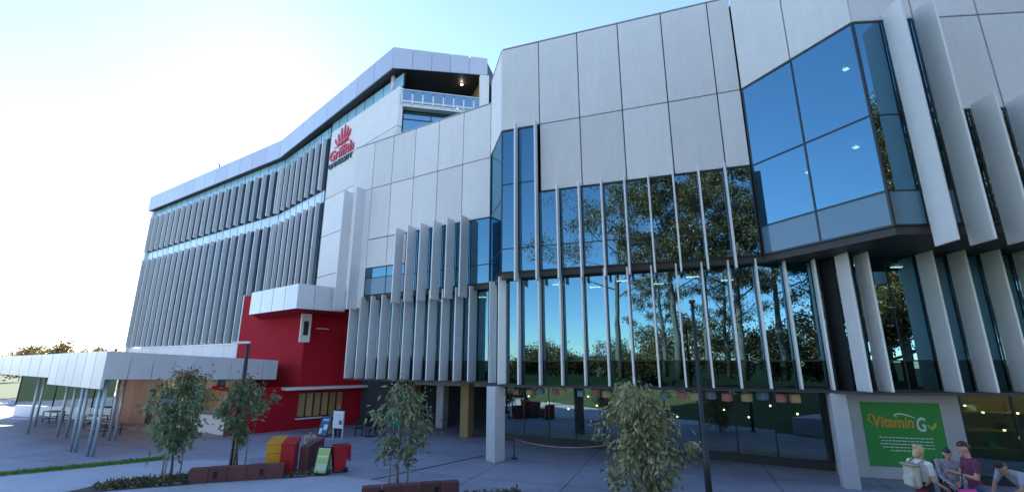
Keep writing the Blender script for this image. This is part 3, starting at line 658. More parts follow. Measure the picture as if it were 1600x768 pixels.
wb = thing('wheelie_bin', 'red wheelie bin with its lid hanging open behind the green board', 'bin', (-7.0, 20.3, 0)); og = (-7.0, 20.3, 0); rz = .5
M = Matrix.Translation(og) @ Matrix.Rotation(rz, 4, 'Z')
v = [(-.2, -.22, .08), (.2, -.22, .08), (.2, .2, .08), (-.2, .2, .08), (-.28, -.3, .98), (.28, -.3, .98), (.28, .3, .98), (-.28, .3, .98)]
link('body', world_mesh('bin', v, BOXF, 'plastic_red'), wb, M)
box('rim', wb, 'plastic_red', -.31, .31, -.33, .33, .98, 1.02, rz, og); box('dark_mouth', wb, 'black', -.26, .26, -.28, .28, 1.021, 1.024, rz, og)  # flat black sheet over the rim paints the shade of the open bin
v = [(.34, -.28, .42), (.39, -.28, .42), (.39, .28, .42), (.34, .28, .42), (.30, -.3, 1.05), (.36, -.3, 1.05), (.36, .3, 1.05), (.30, .3, 1.05)]
link('lid', world_mesh('lid', v, BOXF, 'plastic_red'), wb, M)
for s in (-1, 1):
    tube('wheel', wb, 'black', [tuple(M @ Vector((.22, s * .2 - .03, .1))), tuple(M @ Vector((.22, s * .2 + .03, .1)))], .1, 14)
tube('handle', wb, 'plastic_red', [tuple(M @ Vector((.33, -.25, 1.0))), tuple(M @ Vector((.33, .25, 1.0)))], .02, 6)
def a_frame(label, x, y, rz, w, h, m, marks):
    t = thing('sandwich_board', label, 'sign', (x, y, 0), 'folding boards'); og = (x, y, 0)
    T = Matrix.Translation(og) @ Matrix.Rotation(rz, 4, 'Z')
    for s, mm in ((-1, m), (1, 'white')):
        Mt = T @ Matrix.Translation((0, 0, h)) @ Matrix.Rotation(s * .3, 4, 'X')
        q = link('panel', box_mesh(w, .02, h * .92, mm), t, Mt @ Matrix.Translation((0, s * .0, -h * .49)))
        for e in (-1, 1): link('frame_bar', box_mesh(.04, .045, h * 1.03, 'black'), t, Mt @ Matrix.Translation((e * (w / 2 + .022), 0, -h * .515)))
        for zz in (.02, .97): link('frame_bar', box_mesh(w, .045, .04, 'black'), t, Mt @ Matrix.Translation((0, 0, -h * zz)))
        if s == -1:
            for (px, pz, pw, ph, pm) in marks: link('print', box_mesh(pw, .004, ph, pm), q, Mt @ Matrix.Translation((px, -.013, -h * pz)))
a_frame('black framed folding board with green and white poster', -7.5, 19.98, -.12, .5, 1.0, 'sign_green', [(0, .22, .34, .12, 'mural_lime'), (0, .36, .4, .05, 'white'), (0, .5, .42, .08, 'mural_lime'), (0, .66, .38, .03, 'white'), (0, .72, .36, .03, 'white'), (0, .78, .38, .03, 'white'), (0, .84, .3, .03, 'white')])
a_frame('blue folding board before the red wall', -11.1, 29.5, -.5, .75, 1.15, 'sign_blue', [(.12, .55, .3, .3, 'white'), (-.2, .75, .2, .3, 'white'), (0, .2, .5, .08, 'composite'), (-.2, .92, .25, .06, 'cap_red')])
bd = thing('notice_stand', 'white notice board on two legs before the awning window', 'sign', (-10.2, 28.8, 0)); og = (-10.2, 28.8, 0)
bo_ = box('board', bd, 'white', -.4, .4, -.03, .03, .55, 1.5, -.45, og, bev=.01); box('print', bo_, 'sign_blue', .1, .33, -.036, -.031, .75, 1.0, -.45, og); box('print', bo_, 'composite', -.3, .3, -.036, -.031, 1.1, 1.35, -.45, og)
for s in (-.36, .36): box('leg', bd, 'composite', s - .025, s + .025, .031, .08, 0, 1.5, -.45, og)
tl = thing('teal_sign', 'round teal sign with white marks behind the slender tree', 'sign', (-6.6, 27.6, 0))
ds_ = tube('disc', tl, 'teal', [(-6.6, 27.56, 1.25), (-6.6, 27.62, 1.25)], .52, 24); tube('pole', tl, 'dark_metal', [(-6.6, 27.64, 0), (-6.6, 27.64, 1.3)], .03, 8); tube('foot', tl, 'dark_metal', [(-6.6, 27.64, 0.0), (-6.6, 27.64, .06)], .28, 16)
for x, z in ((-.15, 1.5), (.12, 1.42), (-.1, 1.25), (.15, 1.15), (-.05, 1.02)): box('mark', ds_, 'white', x - .06, x + .06, -.055, -.045, z - .05, z + .05, 0, (-6.6, 27.6, 0))
# stacked cafe chairs under the overhang
def chair(x, y, rz, label):
    t = thing('cafe_chair', label, 'chair', (x, y, 0), 'dark chairs under the overhang'); og = (x, y, 0)
    box('seat', t, 'black', -.22, .22, -.22, .22, .43, .47, rz, og, bev=.01); box('backrest', t, 'black', -.22, .22, .2, .24, .6, .9, rz, og, bev=.01)
    for a in (-1, 1):
        for b in (-1, 1): box('leg', t, 'dark_metal', a * .19 - .015, a * .19 + .015, b * .19 - .015, b * .19 + .015, 0, .9 if b > 0 else .43, rz, og)
for i, (x, y, r, l) in enumerate(((-9.2, 29.6, .4, 'dark chair nearest the white notice board'), (-8.5, 30.2, 2.0, 'dark chair between the notice board and teal sign, turned away'), (-7.9, 29.5, -.8, 'dark chair closest to the teal sign'), (-8.9, 31.0, 1.2, 'rearmost dark chair below the staircase'))): chair(x, y, r, l)
tt = thing('cafe_table', 'small dark table among the chairs under the overhang', 'table', (-8.5, 29.4, 0))
tube('table_top', tt, 'black', [(-8.5, 29.4, .72), (-8.5, 29.4, .75)], .38, 20); tube('leg', tt, 'dark_metal', [(-8.5, 29.4, 0), (-8.5, 29.4, .72)], .035, 8); tube('foot', tt, 'dark_metal', [(-8.5, 29.4, 0), (-8.5, 29.4, .04)], .25, 14)

# ------------------------------------------------------------------ lamp posts
lp = thing('lamp_post', 'dark thin lamp post before the leafiest tree on the right', 'lamp post', (5.25, 13.53, 0), 'lamp posts')
po_ = tube('pole', lp, 'dark_metal', [(5.25, 13.53, 0), (5.25, 13.53, 2.3), (5.25, 13.53, 2.32), (5.28, 13.55, 6.0)], [.09, .086, .062, .045], 14); tube('base_plate', lp, 'dark_metal', [(5.25, 13.53, 0), (5.25, 13.53, .05)], .2, 14)
box('door_cover', po_, 'black', 5.19, 5.31, 13.405, 13.43, .5, .9)
tube('lamp_head', lp, 'dark_metal', [(5.28, 13.55, 5.97), (5.28, 13.55, 6.06)], [.09, .09], 14)
l2 = thing('lamp_post', 'dark lamp post with bent arm rising behind the second tree', 'lamp post', (-11.91, 21.32, 0), 'lamp posts')
tube('pole', l2, 'dark_metal', [(-11.91, 21.32, 0), (-11.91, 21.32, 5.1)], [.11, .075], 12); tube('base_plate', l2, 'dark_metal', [(-11.91, 21.32, 0), (-11.91, 21.32, .05)], .2, 14)
box('lamp_arm', l2, 'composite', -.75, .08, -.07, .07, 5.1, 5.2, 0, (-11.91, 21.32, 0), bev=.02)

# ------------------------------------------------------------------ hanging lanterns, barrier tape
BL2 = Facet(B.pt(0, -1.2), 19.5); cols = ['lantern_pink', 'lantern_cream', 'lantern_blue']; cn = ['pink', 'cream', 'blue']
ord_ = ['first', 'second', 'third', 'fourth', 'fifth', 'sixth', 'seventh']
cnt = [0, 0, 0]
for k in range(20):
    s = .35 + .615 * k + random.uniform(-.1, .1); c = k % 3; p = BL2.pt(s, random.uniform(-.15, .15)); z = 2.95 + random.uniform(-.05, .04)
    t = thing('paper_lantern', '%s hanging cube lantern, %s %s one from the left pillar' % (cn[c], ord_[cnt[c]], cn[c]), 'lantern', (*p, z), 'cube lanterns under the glass front'); cnt[c] += 1
    r = .13 + .002 * k
    box('shade', t, cols[c], -r, r, -r, r, -r, r, random.uniform(0, 1.5), (*p, z), bev=.03); tube('cord', t, 'black', [(*p, z + r), (*p, 3.2)], .008, 4)
tp = [BL2.pt(.3 + .5 * k, .1 + 1.2 * math.sin(k / 9 * math.pi) * .5) for k in range(10)]
tag(tube('barrier_tape', None, 'tape', [(*p, .85 - .14 * math.sin(k / 9 * math.pi)) for k, p in enumerate(tp)], .014, 5), 'pink and white barrier tape sagging before ground floor glass', 'tape')
for k in (0, 9):
    pp = thing('barrier_post', ['dark barrier post holding the tape beside the pillar', 'dark barrier post at the tape end behind the bushy tree'][k // 9], 'post', (*tp[k], 0), 'barrier posts')
    tube('pole', pp, 'dark_metal', [(*tp[k], 0), (*tp[k], .9)], .025, 8); tube('foot', pp, 'dark_metal', [(*tp[k], 0), (*tp[k], .04)], .16, 14)

# ------------------------------------------------------------------ green mural
mu = thing('mural_sign', 'green wall poster with orange and white lettering behind the people', 'sign', (*GW.pt(2.3, .02), .5))
GW.box('backing', mu, 'mural', 1.05, 3.62, .45, 2.78, .004, .02)
tm = fit(text_mesh('Vitamin', .5, 'mural_orange', .004, .012, .15), 1.32, .42); link('orange_lettering', tm, mu, facet_matrix(GW, 1.38, 1.86, .026))
tm = fit(text_mesh('G', .6, 'mural_white', .004, .012, .1), .3, .52); link('white_letter', tm, mu, facet_matrix(GW, 2.78, 1.74, .026))
def ribbon(name, m, pts, w, t=.022):
    V, Fc = [], []
    for i, (s, z) in enumerate(pts):
        ww = w * math.sin(math.pi * (i + .6) / len(pts)) + .006; d = (pts[min(i + 1, len(pts) - 1)][0] - pts[max(0, i - 1)][0], pts[min(i + 1, len(pts) - 1)][1] - pts[max(0, i - 1)][1]); l = math.hypot(*d)
        for q in (-1, 1): p = GW.pt(s - d[1] / l * ww * q, t); V.append((p[0], p[1], z + d[0] / l * ww * q))
    for i in range(len(pts) - 1): Fc.append((2 * i, 2 * i + 1, 2 * i + 3, 2 * i + 2))
    link(name, world_mesh(name, V, Fc, m), mu)
ribbon('flourish', 'mural_white', [(2.2, 2.24), (2.1, 2.3), (2.2, 2.36), (2.4, 2.36), (2.6, 2.3), (2.78, 2.22)], .022)
ribbon('flourish', 'mural_orange', [(1.38, 1.98), (1.24, 2.1), (1.28, 2.3), (1.42, 2.32), (1.48, 2.2)], .025)
ribbon('flourish', 'mural_lime', [(3.12, 1.98), (3.25, 1.86), (3.34, 1.95), (3.4, 2.08)], .05)
for r in range(5):
    s = 1.5 + .06 * (r % 2) + (.3 if r == 4 else 0)
    while s < (3.2 if r < 4 else 2.8):
        w = random.uniform(.05, .16); GW.box('text_line', mu, 'mural_white', s, s + w, 1.48 - .115 * r, 1.515 - .115 * r, .02, .023); s += w + .035

# ------------------------------------------------------------------ young trees on the plaza
def young_tree(label, x, y, h, crown0, rmax, n, m, lean=(0, 0), leaf=.15, seed=0, nb_=34, stakes=True, peak=.35):
    rg = random.Random(seed); t = thing('young_tree', label, 'tree', (x, y, 0), 'young staked trees on the plaza')
    top = Vector((x + lean[0], y + lean[1], h)); base = Vector((x, y, 0)); ax = lambda q: base.lerp(top, q) + Vector((math.sin(q * 7 + seed) * .05, math.cos(q * 5 + seed) * .04, 0))
    tube('trunk', t, 'bark', [ax(q / 8) for q in range(9)], [.045 * (1 - .85 * q / 8) + .004 for q in range(9)], 7)
    geos, P, Dr = [], [], []
    for i in range(nb_):
        q = crown0 + (1 - crown0) * (i + .5) / nb_; rel = (q - crown0) / (1 - crown0)
        prof = min(1, (rel + .08) / peak) ** .7 * (1 if rel < peak else max(0.1, ((1 - rel) / (1 - peak))) ** .62)
        an = i * 2.4 + rg.uniform(-.9, .9); R = rmax * prof * rg.choice((.45, .7, .9, 1.0, 1.22)); s = ax(q * .93)
        e = s + Vector((math.cos(an) * R, math.sin(an) * R, R * rg.uniform(.1, .75))); mid = s.lerp(e, .5) + Vector((0, 0, R * .12))
        geos.append(tube_geo([s, mid, e], [.014, .009, .003], 4))
        k = int(n / nb_ * (.35 + .85 * prof) * rg.uniform(.5, 1.4)); c = rg.randint(3, 6)
        for cc in range(c):
            f = rg.uniform(.35, 1.08); ctr = (s.lerp(mid, f * 2) if f < .5 else mid.lerp(e, f * 2 - 1)) + Vector((rg.gauss(0, .12), rg.gauss(0, .12), rg.gauss(0, .12))) * (R * .7 + .2)
            m_ = max(4, int(k / c * rg.uniform(.5, 1.5))); sg = rg.uniform(.06, .17)
            geos.append(tube_geo([s.lerp(mid, min(1, f)), ctr], [.006, .002], 3))
            pp = np.array(ctr) + rng.normal(0, 1, (m_, 3)) * [sg, sg, sg * 1.25]; P.append(pp); d = np.array([math.cos(an), math.sin(an), .0]); Dr.append(np.tile(d * .6, (m_, 1)))
    v, f = join(geos); link('branches', world_mesh('branches', v, f, 'bark'), t)
    P, Dr = np.concatenate(P), np.concatenate(Dr); hi = P[:, 2] + rng.normal(0, .25, len(P)) > h * .9 if m == 'leaf_deep' else np.zeros(len(P), bool)
    leaf_cloud('crown', t, m, P[~hi], Dr[~hi], leaf, leaf * .19, .75)
    if hi.any(): leaf_cloud('young_leaves', t, 'leaf_rust', P[hi], Dr[hi], leaf * .8, leaf * .15, .3)
    if stakes:
        for dx, dy in ((-.32, .05), (.3, .12), (.02, -.3)):
            tube('stake', t, 'stake', [(x + dx, y + dy, 0), (x + dx, y + dy, 1.35)], .028, 6)
        tube('tie', t, 'black', [(x - .32, y + .05, 1.0), (x, y, 1.02), (x + .3, y + .12, 1.0)], .012, 4)
young_tree('bushy staked tree at the left end of the low red wall', -12.75, 18.75, 4.1, .28, 1.15, 4100, 'leaf_deep', (-.1, .1), .22, 1, 46, True, .35)
young_tree('sparser staked tree in front of the lamp post with bent arm', -11.55, 21.0, 3.75, .30, 1.1, 2000, 'leaf_deep', (-.2, .1), .22, 2, 30)
young_tree('slender open tree above the low wall in the middle', -3.95, 17.55, 3.65, .26, 1.05, 1950, 'leaf', (0, 0), .21, 3, 36)
young_tree('dense olive green tree in front of the ground floor glass', 4.15, 15.1, 3.6, .10, 1.38, 6000, 'leaf_olive', (-.3, 0), .21, 4, 60, False)

# ------------------------------------------------------------------ tall gums on the bank behind the viewer, mirrored in the glass
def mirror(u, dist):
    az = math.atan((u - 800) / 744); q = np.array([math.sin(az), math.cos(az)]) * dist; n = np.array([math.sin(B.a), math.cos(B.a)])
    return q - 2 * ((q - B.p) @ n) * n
def gum(label, x, y, h, n, spread, seed, lo=.38, leaf=.3, m='leaf_gum', r0=.36):
    rg = random.Random(seed); z0 = bank_z(x, y); t = thing('gum_tree', label, 'tree', (x, y, z0), 'tall gums behind the viewer')
    bend = Vector((rg.uniform(-1.5, 1.5), rg.uniform(-1, 1), 0)); ax = lambda q: Vector((x, y, z0 - .1)) + bend * q * q + Vector((0, 0, h * q))
    tube('trunk', t, 'gum_bark', [ax(i / 10) for i in range(11)], [r0 * (1 - .8 * i / 10) for i in range(11)], 9)
    geos, P = [], []
    for i in range(15):
        q = lo + (.95 - lo) * i / 14; an = i * 2.4 + rg.uniform(-.4, .4); R = spread * rg.uniform(.5, 1.1) * (1.15 - .75 * (q - lo) / (1 - lo)); s = ax(q)
        e = s + Vector((math.cos(an) * R, math.sin(an) * R, R * rg.uniform(.4, .9))); mid = s.lerp(e, .5) + Vector((0, 0, -R * .06))
        geos.append(tube_geo([s, mid, e], [r0 * .34 * (1.2 - q), r0 * .22 * (1.2 - q), .02], 5))
        for c in range(6):
            ctr = mid.lerp(e, rg.uniform(.3, 1.1)) + Vector((rg.gauss(0, 1), rg.gauss(0, 1), rg.gauss(.3, .7))) * spread * .2
            geos.append(tube_geo([mid.lerp(e, .4), ctr], [.04, .012], 4)); P.append(np.array(ctr) + rng.normal(0, 1, (n // 48, 3)) * np.array([1, 1, .6]) * spread * rg.uniform(.07, .13))
    v, f = join(geos); link('limbs', world_mesh('limbs', v, f, 'gum_bark'), t)
    P = np.concatenate(P); leaf_cloud('crown', t, m, P, np.zeros((len(P), 3)), leaf, leaf * .2, .5)
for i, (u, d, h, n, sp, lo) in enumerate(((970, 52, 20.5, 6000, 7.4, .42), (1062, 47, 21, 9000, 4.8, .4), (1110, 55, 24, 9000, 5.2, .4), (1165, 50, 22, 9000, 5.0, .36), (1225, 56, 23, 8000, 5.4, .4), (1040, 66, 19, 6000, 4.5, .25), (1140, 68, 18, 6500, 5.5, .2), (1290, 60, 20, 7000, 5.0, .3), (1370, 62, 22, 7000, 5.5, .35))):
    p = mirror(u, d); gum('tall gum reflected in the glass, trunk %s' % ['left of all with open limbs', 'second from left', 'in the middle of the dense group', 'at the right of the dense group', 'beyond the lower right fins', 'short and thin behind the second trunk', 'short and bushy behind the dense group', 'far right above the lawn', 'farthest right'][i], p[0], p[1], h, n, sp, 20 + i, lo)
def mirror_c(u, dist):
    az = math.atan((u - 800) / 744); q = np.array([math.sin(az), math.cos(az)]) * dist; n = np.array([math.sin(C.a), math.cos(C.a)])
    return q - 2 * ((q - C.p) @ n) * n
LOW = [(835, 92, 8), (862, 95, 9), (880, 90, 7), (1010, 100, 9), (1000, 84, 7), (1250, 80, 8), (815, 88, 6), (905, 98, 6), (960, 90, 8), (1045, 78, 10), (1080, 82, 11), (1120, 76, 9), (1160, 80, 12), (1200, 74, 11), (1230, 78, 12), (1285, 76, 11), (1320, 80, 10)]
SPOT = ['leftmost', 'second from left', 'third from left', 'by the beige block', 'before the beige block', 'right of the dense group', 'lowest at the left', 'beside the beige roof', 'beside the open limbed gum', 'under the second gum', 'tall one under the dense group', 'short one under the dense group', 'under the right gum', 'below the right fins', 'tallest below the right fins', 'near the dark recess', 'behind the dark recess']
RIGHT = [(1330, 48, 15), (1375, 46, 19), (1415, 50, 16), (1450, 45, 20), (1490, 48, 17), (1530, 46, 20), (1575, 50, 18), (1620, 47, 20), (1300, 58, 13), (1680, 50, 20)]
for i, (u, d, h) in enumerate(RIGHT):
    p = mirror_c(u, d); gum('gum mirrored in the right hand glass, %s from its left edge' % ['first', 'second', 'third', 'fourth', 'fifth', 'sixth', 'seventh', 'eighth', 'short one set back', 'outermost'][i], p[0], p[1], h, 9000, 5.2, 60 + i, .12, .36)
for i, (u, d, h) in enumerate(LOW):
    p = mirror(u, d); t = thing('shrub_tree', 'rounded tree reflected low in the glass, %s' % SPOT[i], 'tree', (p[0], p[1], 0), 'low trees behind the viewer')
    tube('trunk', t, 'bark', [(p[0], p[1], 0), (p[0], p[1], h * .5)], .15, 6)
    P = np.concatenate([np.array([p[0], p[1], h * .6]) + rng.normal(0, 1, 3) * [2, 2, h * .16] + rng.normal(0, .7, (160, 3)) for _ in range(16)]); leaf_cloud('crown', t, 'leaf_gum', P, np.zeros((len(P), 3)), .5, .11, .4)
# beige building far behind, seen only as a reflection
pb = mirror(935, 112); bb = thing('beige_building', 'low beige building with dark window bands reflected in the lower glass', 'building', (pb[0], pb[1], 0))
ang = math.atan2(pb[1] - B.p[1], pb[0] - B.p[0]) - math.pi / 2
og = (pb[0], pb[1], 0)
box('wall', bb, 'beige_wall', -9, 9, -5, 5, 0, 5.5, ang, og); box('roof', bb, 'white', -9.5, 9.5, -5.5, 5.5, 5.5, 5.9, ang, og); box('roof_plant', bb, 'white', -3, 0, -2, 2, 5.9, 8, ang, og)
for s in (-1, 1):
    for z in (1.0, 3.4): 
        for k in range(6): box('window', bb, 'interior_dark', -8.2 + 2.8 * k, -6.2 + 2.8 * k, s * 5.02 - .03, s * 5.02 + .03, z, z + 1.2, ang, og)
# far trees on the left skyline
for i, (x, y, h, sx) in enumerate(((-110, 108, 7.0, 5), (-101, 110, 6.5, 4), (-92, 105, 8.0, 5), (-86, 100, 6.8, 4), (-62, 62, 6.6, 4), (-56, 58, 6.4, 4), (-50, 55, 6.0, 4))):
    t = thing('background_tree', 'distant tree beyond the pavilion, %s' % ['farthest left on the skyline', 'second along the skyline', 'tallest on the skyline', 'right end of the skyline', 'leftmost under the pavilion roof', 'middle one under the pavilion roof', 'right one under the pavilion roof'][i], 'tree', (x, y, 0), 'trees beyond the pavilion')
    tube('trunk', t, 'bark', [(x, y, 0), (x, y, h * .6)], [.18, .08], 6)
    P = np.concatenate([np.array([x, y, h * .68]) + rng.normal(0, 1, 3) * [sx * .4, sx * .4, h * .13] + rng.normal(0, .5, (150, 3)) for _ in range(18)]); leaf_cloud('crown', t, 'leaf_gum', P, np.zeros((len(P), 3)), .42, .1, .4)

# ------------------------------------------------------------------ people
SPH = []
for j in range(9):
    for i in range(12):
        ph = math.pi * j / 8; SPH.append((math.sin(ph) * math.cos(i * math.pi / 6), math.sin(ph) * math.sin(i * math.pi / 6), math.cos(ph)))
SPHF = [(j * 12 + i, (j + 1) * 12 + i, (j + 1) * 12 + (i + 1) % 12, j * 12 + (i + 1) % 12) for j in range(8) for i in range(12)]
def capsule(p, q, r0, r1, sq=1.):
    p, q = Vector(p), Vector(q); d = (q - p); l = d.length or 1e-6; z = d / l if l > 1e-5 else Vector((0, 0, 1)); x = z.orthogonal().normalized()
    if abs(z.z) > .5: x = (Vector((1, 0, 0)) - z * z.x).normalized()
    y = z.cross(x); V = []
    for a, b, c in SPH:
        top = c > 0 ; r = r1 if top else r0; o = q if top else p
        V.append(o + x * a * r + y * b * r * sq + z * c * r)
        if abs(c) < 1e-6: V[-1] = (p + q) / 2 + x * a * (r0 + r1) / 2 + y * b * (r0 + r1) / 2 * sq
    return V, SPHF, (np.array(p), np.array(q), r0, r1)
def ellipsoid(c, rx, ry, rz): return [(c[0] + a * rx, c[1] + b * ry, c[2] + g * rz) for a, b, g in SPH], SPHF
def person(label, loc, face, J=None, top='cloth_grey', sleeve='skin', legs='cloth_dark', hair='hair_dark', style='short', k=1., shoes='black', cap=None, long_top=.93):
    """standing figure facing local +Y; J overrides joints (metres, at 1.75 m height)"""
    j = dict(head=(0, .03, 1.63), neck=(0, 0, 1.47), chest=(0, 0, 1.28), waist=(0, 0, 1.08), pelvis=(0, 0, .95), sL=(-.19, 0, 1.40), sR=(.19, 0, 1.40), eL=(-.25, -.02, 1.12), eR=(.25, -.02, 1.12), wL=(-.26, .08, .88), wR=(.26, .08, .88), hL=(-.09, 0, .92), hR=(.09, 0, .92), kL=(-.1, .03, .5), kR=(.1, .03, .5), aL=(-.1, -.02, .09), aR=(.1, -.02, .09), tL=(-.12, .15, .04), tR=(.12, .15, .04), look=(0, 1, -.1))
    j.update(J or {}); v = {n: Vector(p) for n, p in j.items()}
    t = thing('person', label, 'person', loc, 'people on the plaza')
    W = Matrix.Translation(loc) @ Matrix.Rotation(face, 4, 'Z') @ Matrix.Scale(k, 4)
    prim = [(capsule(v['pelvis'], v['waist'], .135, .125, .75), 'top' if long_top < .97 else 'legs'), (capsule(v['waist'], v['chest'], .125, .155, .7), 'top'), (capsule(v['sL'], v['sR'], .07, .07, 1), 'top'), (capsule(v['chest'], v['chest'].lerp(v['neck'], .5), .15, .11, .7), 'top'),
            (capsule(v['neck'] - Vector((0, 0, .04)), v['head'] - Vector((0, 0, .05)), .052, .05), 'skin')]
    lk = v['look'].normalized(); h = v['head']; rt = lk.cross(Vector((0, 0, 1))).normalized(); upv = rt.cross(lk)
    HM = Matrix.Identity(3)
    for i in range(3): HM[i][0], HM[i][1], HM[i][2] = rt[i], lk[i], upv[i]
    hp = lambda x, y, z: h + HM @ Vector((x, y, z))
    prim += [((([hp(a * .076, b * .095, c * .112) for a, b, c in SPH]), SPHF), 'skin'), (capsule(hp(0, .045, -.06), hp(0, .06, -.085), .05, .035), 'skin'), (capsule(hp(0, .09, .01), hp(0, .108, -.025), .012, .016), 'skin'), (capsule(hp(-.078, 0, .01), hp(-.08, -.005, -.03), .018, .014), 'skin'), (capsule(hp(.078, 0, .01), hp(.08, -.005, -.03), .018, .014), 'skin')]
    for s in 'LR':
        prim += [(capsule(v['s' + s], v['s' + s].lerp(v['e' + s], .55), .062, .055), 'sleeve0'), (capsule(v['s' + s].lerp(v['e' + s], .6), v['e' + s], .047, .04), sleeve), (capsule(v['e' + s], v['w' + s], .04, .027), sleeve if sleeve != 'skin' else 'skin'),
                 (capsule(v['h' + s], v['k' + s], .092, .062), 'legs'), (capsule(v['k' + s], v['a' + s], .06, .042), 'legs'), (capsule(v['a' + s] - Vector((0, .03, .03)), v['t' + s], .048, .035), 'shoes')]
    mp = {'top': top, 'sleeve0': top, 'legs': legs, 'shoes': shoes}; names = []; idx = []
    for g, m in prim:
        m = mp.get(m, m)
        if m not in names: names.append(m)
        idx.append(names.index(m))
    V, Fc = join([g for g, m in prim]); me = world_mesh('body', V, Fc); ob = bpy.data.objects.new('tmp', me); COL.objects.link(ob)
    md = ob.modifiers.new('r', 'REMESH'); md.mode = 'VOXEL'; md.voxel_size = .017; ms = ob.modifiers.new('s', 'SMOOTH'); ms.iterations = 3; ms.factor = .5
    dg = bpy.context.evaluated_depsgraph_get(); bm_ = bpy.data.meshes.new_from_object(ob.evaluated_get(dg)); bpy.data.objects.remove(ob)
    # hands: palm, four fingers, thumb
    geos = []
    for s in 'LR':
        w = v['w' + s]; d = (w - v['e' + s]).normalized(); sd = 1 if s == 'R' else -1
        side = d.cross(Vector((0, 0, 1))); side = (side if side.length > .2 else Vector((1, 0, 0))).normalized(); nm = side.cross(d)
        geos.append(capsule(w, w + d * .07, .03, .036, .5))
        for q, ln in zip((-1.5, -.5, .5, 1.5), (.062, .075, .07, .055)):
            b0_ = w + d * .09 + side * q * .018; b1_ = b0_ + d * ln * .55 - nm * .012; geos += [capsule(b0_, b1_, .009, .0085), capsule(b1_, b1_ + d * ln * .4 - nm * .03, .0085, .007)]
        tb = w + d * .03 + side * sd * -.03; geos += [capsule(tb, tb + d * .035 - side * sd * .025 - nm * .01, .011, .01), capsule(tb + d * .035 - side * sd * .025 - nm * .01, tb + d * .07 - side * sd * .03 - nm * .02, .01, .008)]
    hv, hf = join(geos); o = len(bm_.vertices)
    bv = np.array([q.co[:] for q in bm_.vertices]); bfaces = [tuple(p.vertices) for p in bm_.polygons]
    cen = np.array([bv[list(f)].mean(0) for f in bfaces]); best = np.full(len(cen), 1e9); mi = np.zeros(len(cen), int)
    for (g, m), i in zip(prim, idx):
        pa, qa, ra, rb_ = g[2] if len(g) > 2 else (np.array(h), np.array(h), .09, .09)
        ab = qa - pa; tt_ = np.clip(((cen - pa) @ ab) / max(ab @ ab, 1e-9), 0, 1); dd = np.linalg.norm(cen - pa - tt_[:, None] * ab, axis=1) - (ra + (rb_ - ra) * tt_)
        u = dd < best; best[u] = dd[u]; mi[u] = i
    eyes = [ellipsoid(hp(x, .088, .012), .011, .008, .008) for x in (-.03, .03)] + [ellipsoid(hp(0, .094, -.06), .02, .006, .006)]
    ev, ef = join(eyes)
    allv = [W @ Vector(q) for q in list(map(tuple, bv)) + [tuple(q) for q in hv] + [tuple(q) for q in ev]]
    allf = bfaces + [tuple(i + o for i in f) for f in hf] + [tuple(i + o + len(hv) for i in f) for f in ef]
    me = world_mesh('body', allv, allf, None, True)
    for n in names + ['skin', 'hair_dark']: me.materials.append(MATS[n])
    me.polygons.foreach_set('material_index', list(mi) + [len(names)] * len(hf) + [len(names) + 1] * len(ef)); me.update()
    link('body', me, t)
    hs_ = [[hp(a * .084, b * .103 - .008, c * .118 + .012) if (c > .25 - .0 * b and True) or b < -.1 else hp(a * .06, b * .07, c * .09) for a, b, c in SPH], SPHF]
    geos = [hs_]
    if style == 'long': geos += [capsule(hp(0, -.07, -.02), hp(0, -.09, -.2), .075, .05, .7)]
    if style == 'bun': geos += [capsule(hp(0, -.08, .06), hp(0, -.1, .07), .05, .045), capsule(hp(0, -.06, -.02), hp(0, -.075, -.1), .065, .05)]
    hv, hf = join(geos); link('hair', world_mesh('hair', [W @ Vector(q) for q in hv], hf, hair, True), t)
    if cap:
        cv = [hp(a * .09, b * .108, max(c, .12) * .125 + .02) for a, b, c in SPH]; bv_ = ellipsoid((0, 0, 0), .07, .08, .008); bv_ = ([hp(q[0], q[1] + .12, q[2] + .05) for q in bv_[0]], SPHF)
        hv, hf = join([(cv, SPHF), bv_]); link('cap', world_mesh('cap', [W @ Vector(q) for q in hv], hf, cap, True), t)
    return t, W
FACE = lambda dx, dy: math.atan2(-dx, dy)
TZ = 1.04     # paved terrace on the bank where the group stands
struct(prism('terrace', None, 'path', [(6.8, 8.6), (9.35, 8.6), (9.35, 11.6), (6.8, 11.6)], 0, TZ)); struct(prism('terrace_step', None, 'path', [(9.36, 8.6), (12, 8.6), (12, 11.6), (9.36, 11.6)], 0, TZ + .17))
# woman with backpack, looking towards the table
p1, W1 = person('woman with fair hair, white top and wine skirt wearing a backpack', (7.98, 9.81, TZ), FACE(1, .15), dict(eL=(-.22, .02, 1.12), wL=(-.2, .26, 1.0), eR=(.23, 0, 1.1), wR=(.2, .24, .98), kL=(-.08, .1, .5), head=(0, .04, 1.62), look=(0, 1, -.35)), top='cloth_white', legs='cloth_dark', hair='hair_blond', style='bun', k=.96)
sk = [(capsule((0, 0, .98), (0, .01, .72), .15, .19, .8))]
v_, f_ = join(sk); link('skirt', world_mesh('skirt', [W1 @ Vector(q) for q in v_], f_, 'cloth_wine', True), p1)
bp = thing('backpack', 'pale canvas backpack with leather trim on the fair haired woman', 'backpack', tuple(W1 @ Vector((0, -.2, 1.0))))
def loc_box(name, par, W, m, c, dx, dy, dz, bev=.02): return link(name, box_mesh(dx, dy, dz, m, bev), par, W @ Matrix.Translation(c))
bb_ = loc_box('bag_body', bp, W1, 'canvas', (0, -.22, 1.17), .30, .16, .42, .05); loc_box('front_pocket', bb_, W1, 'canvas', (0, -.325, 1.09), .22, .06, .2, .025); loc_box('flap', bb_, W1, 'stake', (0, -.24, 1.385), .31, .19, .05, .02)
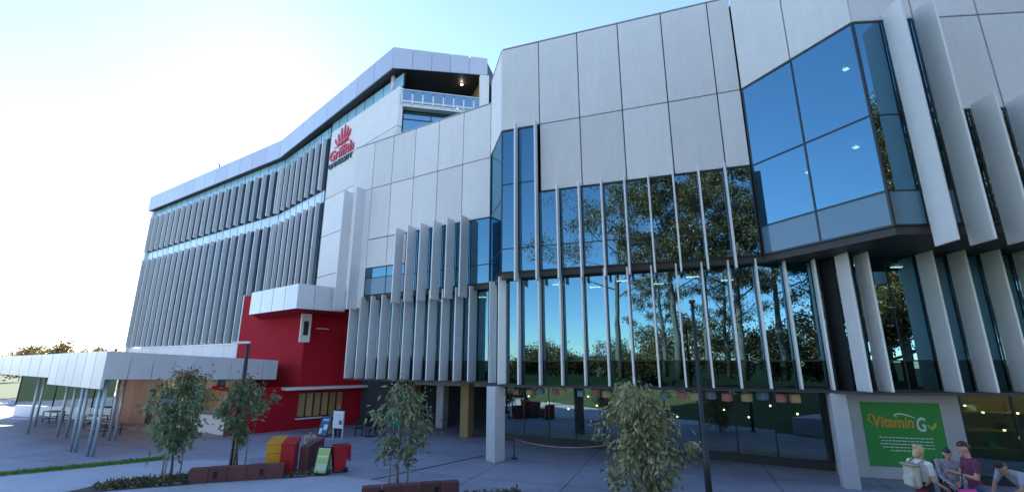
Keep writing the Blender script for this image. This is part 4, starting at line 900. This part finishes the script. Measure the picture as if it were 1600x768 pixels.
for s in (-.1, .1): tube('strap', bp, 'stake', [tuple(W1 @ Vector(q)) for q in ((s, -.15, 1.4), (s * 1.2, -.02, 1.485), (s * 1.2, .13, 1.36), (s * 1.4, .12, 1.15), (s * 1.5, -.13, 1.02))], .018, 5)
# man in maroon tee, seen from his left, looking down at his hands
person('man in maroon t-shirt and dark jeans holding something at his chest', (8.95, 9.78, TZ - .05), FACE(-1, .35), dict(eL=(-.25, .06, 1.14), wL=(-.1, .28, 1.2), eR=(.24, .08, 1.12), wR=(.08, .3, 1.18), head=(0, .06, 1.64), look=(0, 1, -.3)), top='cloth_maroon', legs='cloth_denim', hair='hair_dark', k=1.02)
# dark haired companion behind, patterned top
p3, W3 = person('dark haired person in patterned top between the woman and the man', (8.98, 10.3, TZ), FACE(-.6, -1), dict(eL=(-.2, .08, 1.1), wL=(-.1, .25, 1.05), eR=(.2, .08, 1.1), wR=(.08, .26, 1.0), look=(0, 1, -.4), head=(0, .05, 1.6)), top='cloth_pattern', sleeve='cloth_pattern', legs='cloth_dark', hair='hair_dark', style='long', k=.9)
pk = thing('pink_bag', 'bright pink bag at the hip of the man in maroon', 'bag', (8.62, 9.6, TZ)); box('bag_body', pk, 'cloth_pink', -.17, .17, -.08, .08, .55, .93, .2, (8.62, 9.6, TZ), bev=.04)
tube('strap', pk, 'black', [(8.52, 9.6, TZ + .92), (8.7, 9.72, TZ + 1.25), (8.72, 9.6, TZ + .92)], .012, 5)
# seated man bending forward
person('seated man in pale grey t-shirt and blue shorts leaning forward', (10.12, 9.95, TZ + .17), FACE(-1, -.1), dict(pelvis=(0, -.1, .55), waist=(0, .0, .68), chest=(0, .2, .88), neck=(0, .36, 1.0), head=(0, .47, 1.08), sL=(-.19, .3, .97), sR=(.19, .3, .97), eL=(-.24, .42, .72), eR=(.24, .42, .72), wL=(-.14, .6, .62), wR=(.14, .6, .62), hL=(-.1, -.05, .53), hR=(.1, -.05, .53), kL=(-.14, .38, .52), kR=(.14, .38, .52), aL=(-.14, .36, .09), aR=(.14, .36, .09), tL=(-.16, .52, .04), tR=(.16, .52, .04), look=(0, 1, -.75)), top='cloth_grey', legs='cloth_blue', hair='hair_dark')
bn = thing('bench', 'low dark bench under the seated man', 'bench', (10.2, 9.95, TZ + .17)); og = (10.2, 9.95, TZ + .17)
box('seat', bn, 'stake', -.2, .7, -.6, .6, .40, .455, 0, og, bev=.01)
for x in (-.12, .6):
    for y in (-.5, .5): box('leg', bn, 'dark_metal', x - .03, x + .03, y - .03, y + .03, 0, .4, 0, og)
tb = thing('high_table', 'tall narrow black table between the woman and the man', 'table', (9.2, 10.75, TZ)); og = (9.2, 10.75, TZ)
box('table_top', tb, 'black', -.2, .2, -.2, .2, 1.12, 1.16, -.2, og, bev=.01)
for a in (-.16, .16):
    for b in (-.16, .16): box('leg', tb, 'black', a - .025, a + .025, b - .025, b + .025, 0, 1.12, -.2, og)
# people further off
person('person in red cap and dark clothes standing behind the white notice board', (-10.35, 29.3, 0), FACE(.3, -1), dict(look=(0, 1, -.1)), top='cloth_dark', sleeve='cloth_dark', legs='cloth_dark', cap='cap_red', k=1.06)
person('person in pale hooded top crouching behind the red and yellow bins', (-9.35, 22.9, 0), FACE(.6, -1), dict(pelvis=(0, -.1, .5), waist=(0, 0, .66), chest=(0, .06, .85), neck=(0, .1, 1.02), head=(0, .16, 1.16), sL=(-.19, .08, .98), sR=(.19, .08, .98), eL=(-.24, .2, .75), eR=(.24, .2, .75), wL=(-.14, .4, .65), wR=(.14, .4, .65), hL=(-.1, -.08, .5), hR=(.1, -.08, .5), kL=(-.14, .3, .5), kR=(.14, .3, .5), aL=(-.13, .2, .09), aR=(.13, .2, .09), tL=(-.14, .36, .04), tR=(.14, .36, .04)), top='canvas', sleeve='canvas', legs='cloth_denim')
person('dark clothed person standing behind the ground floor glass by the lamp post', (8.9, 24.3, 0), FACE(.2, -1), {}, top='cloth_dark', sleeve='cloth_dark', legs='cloth_dark')
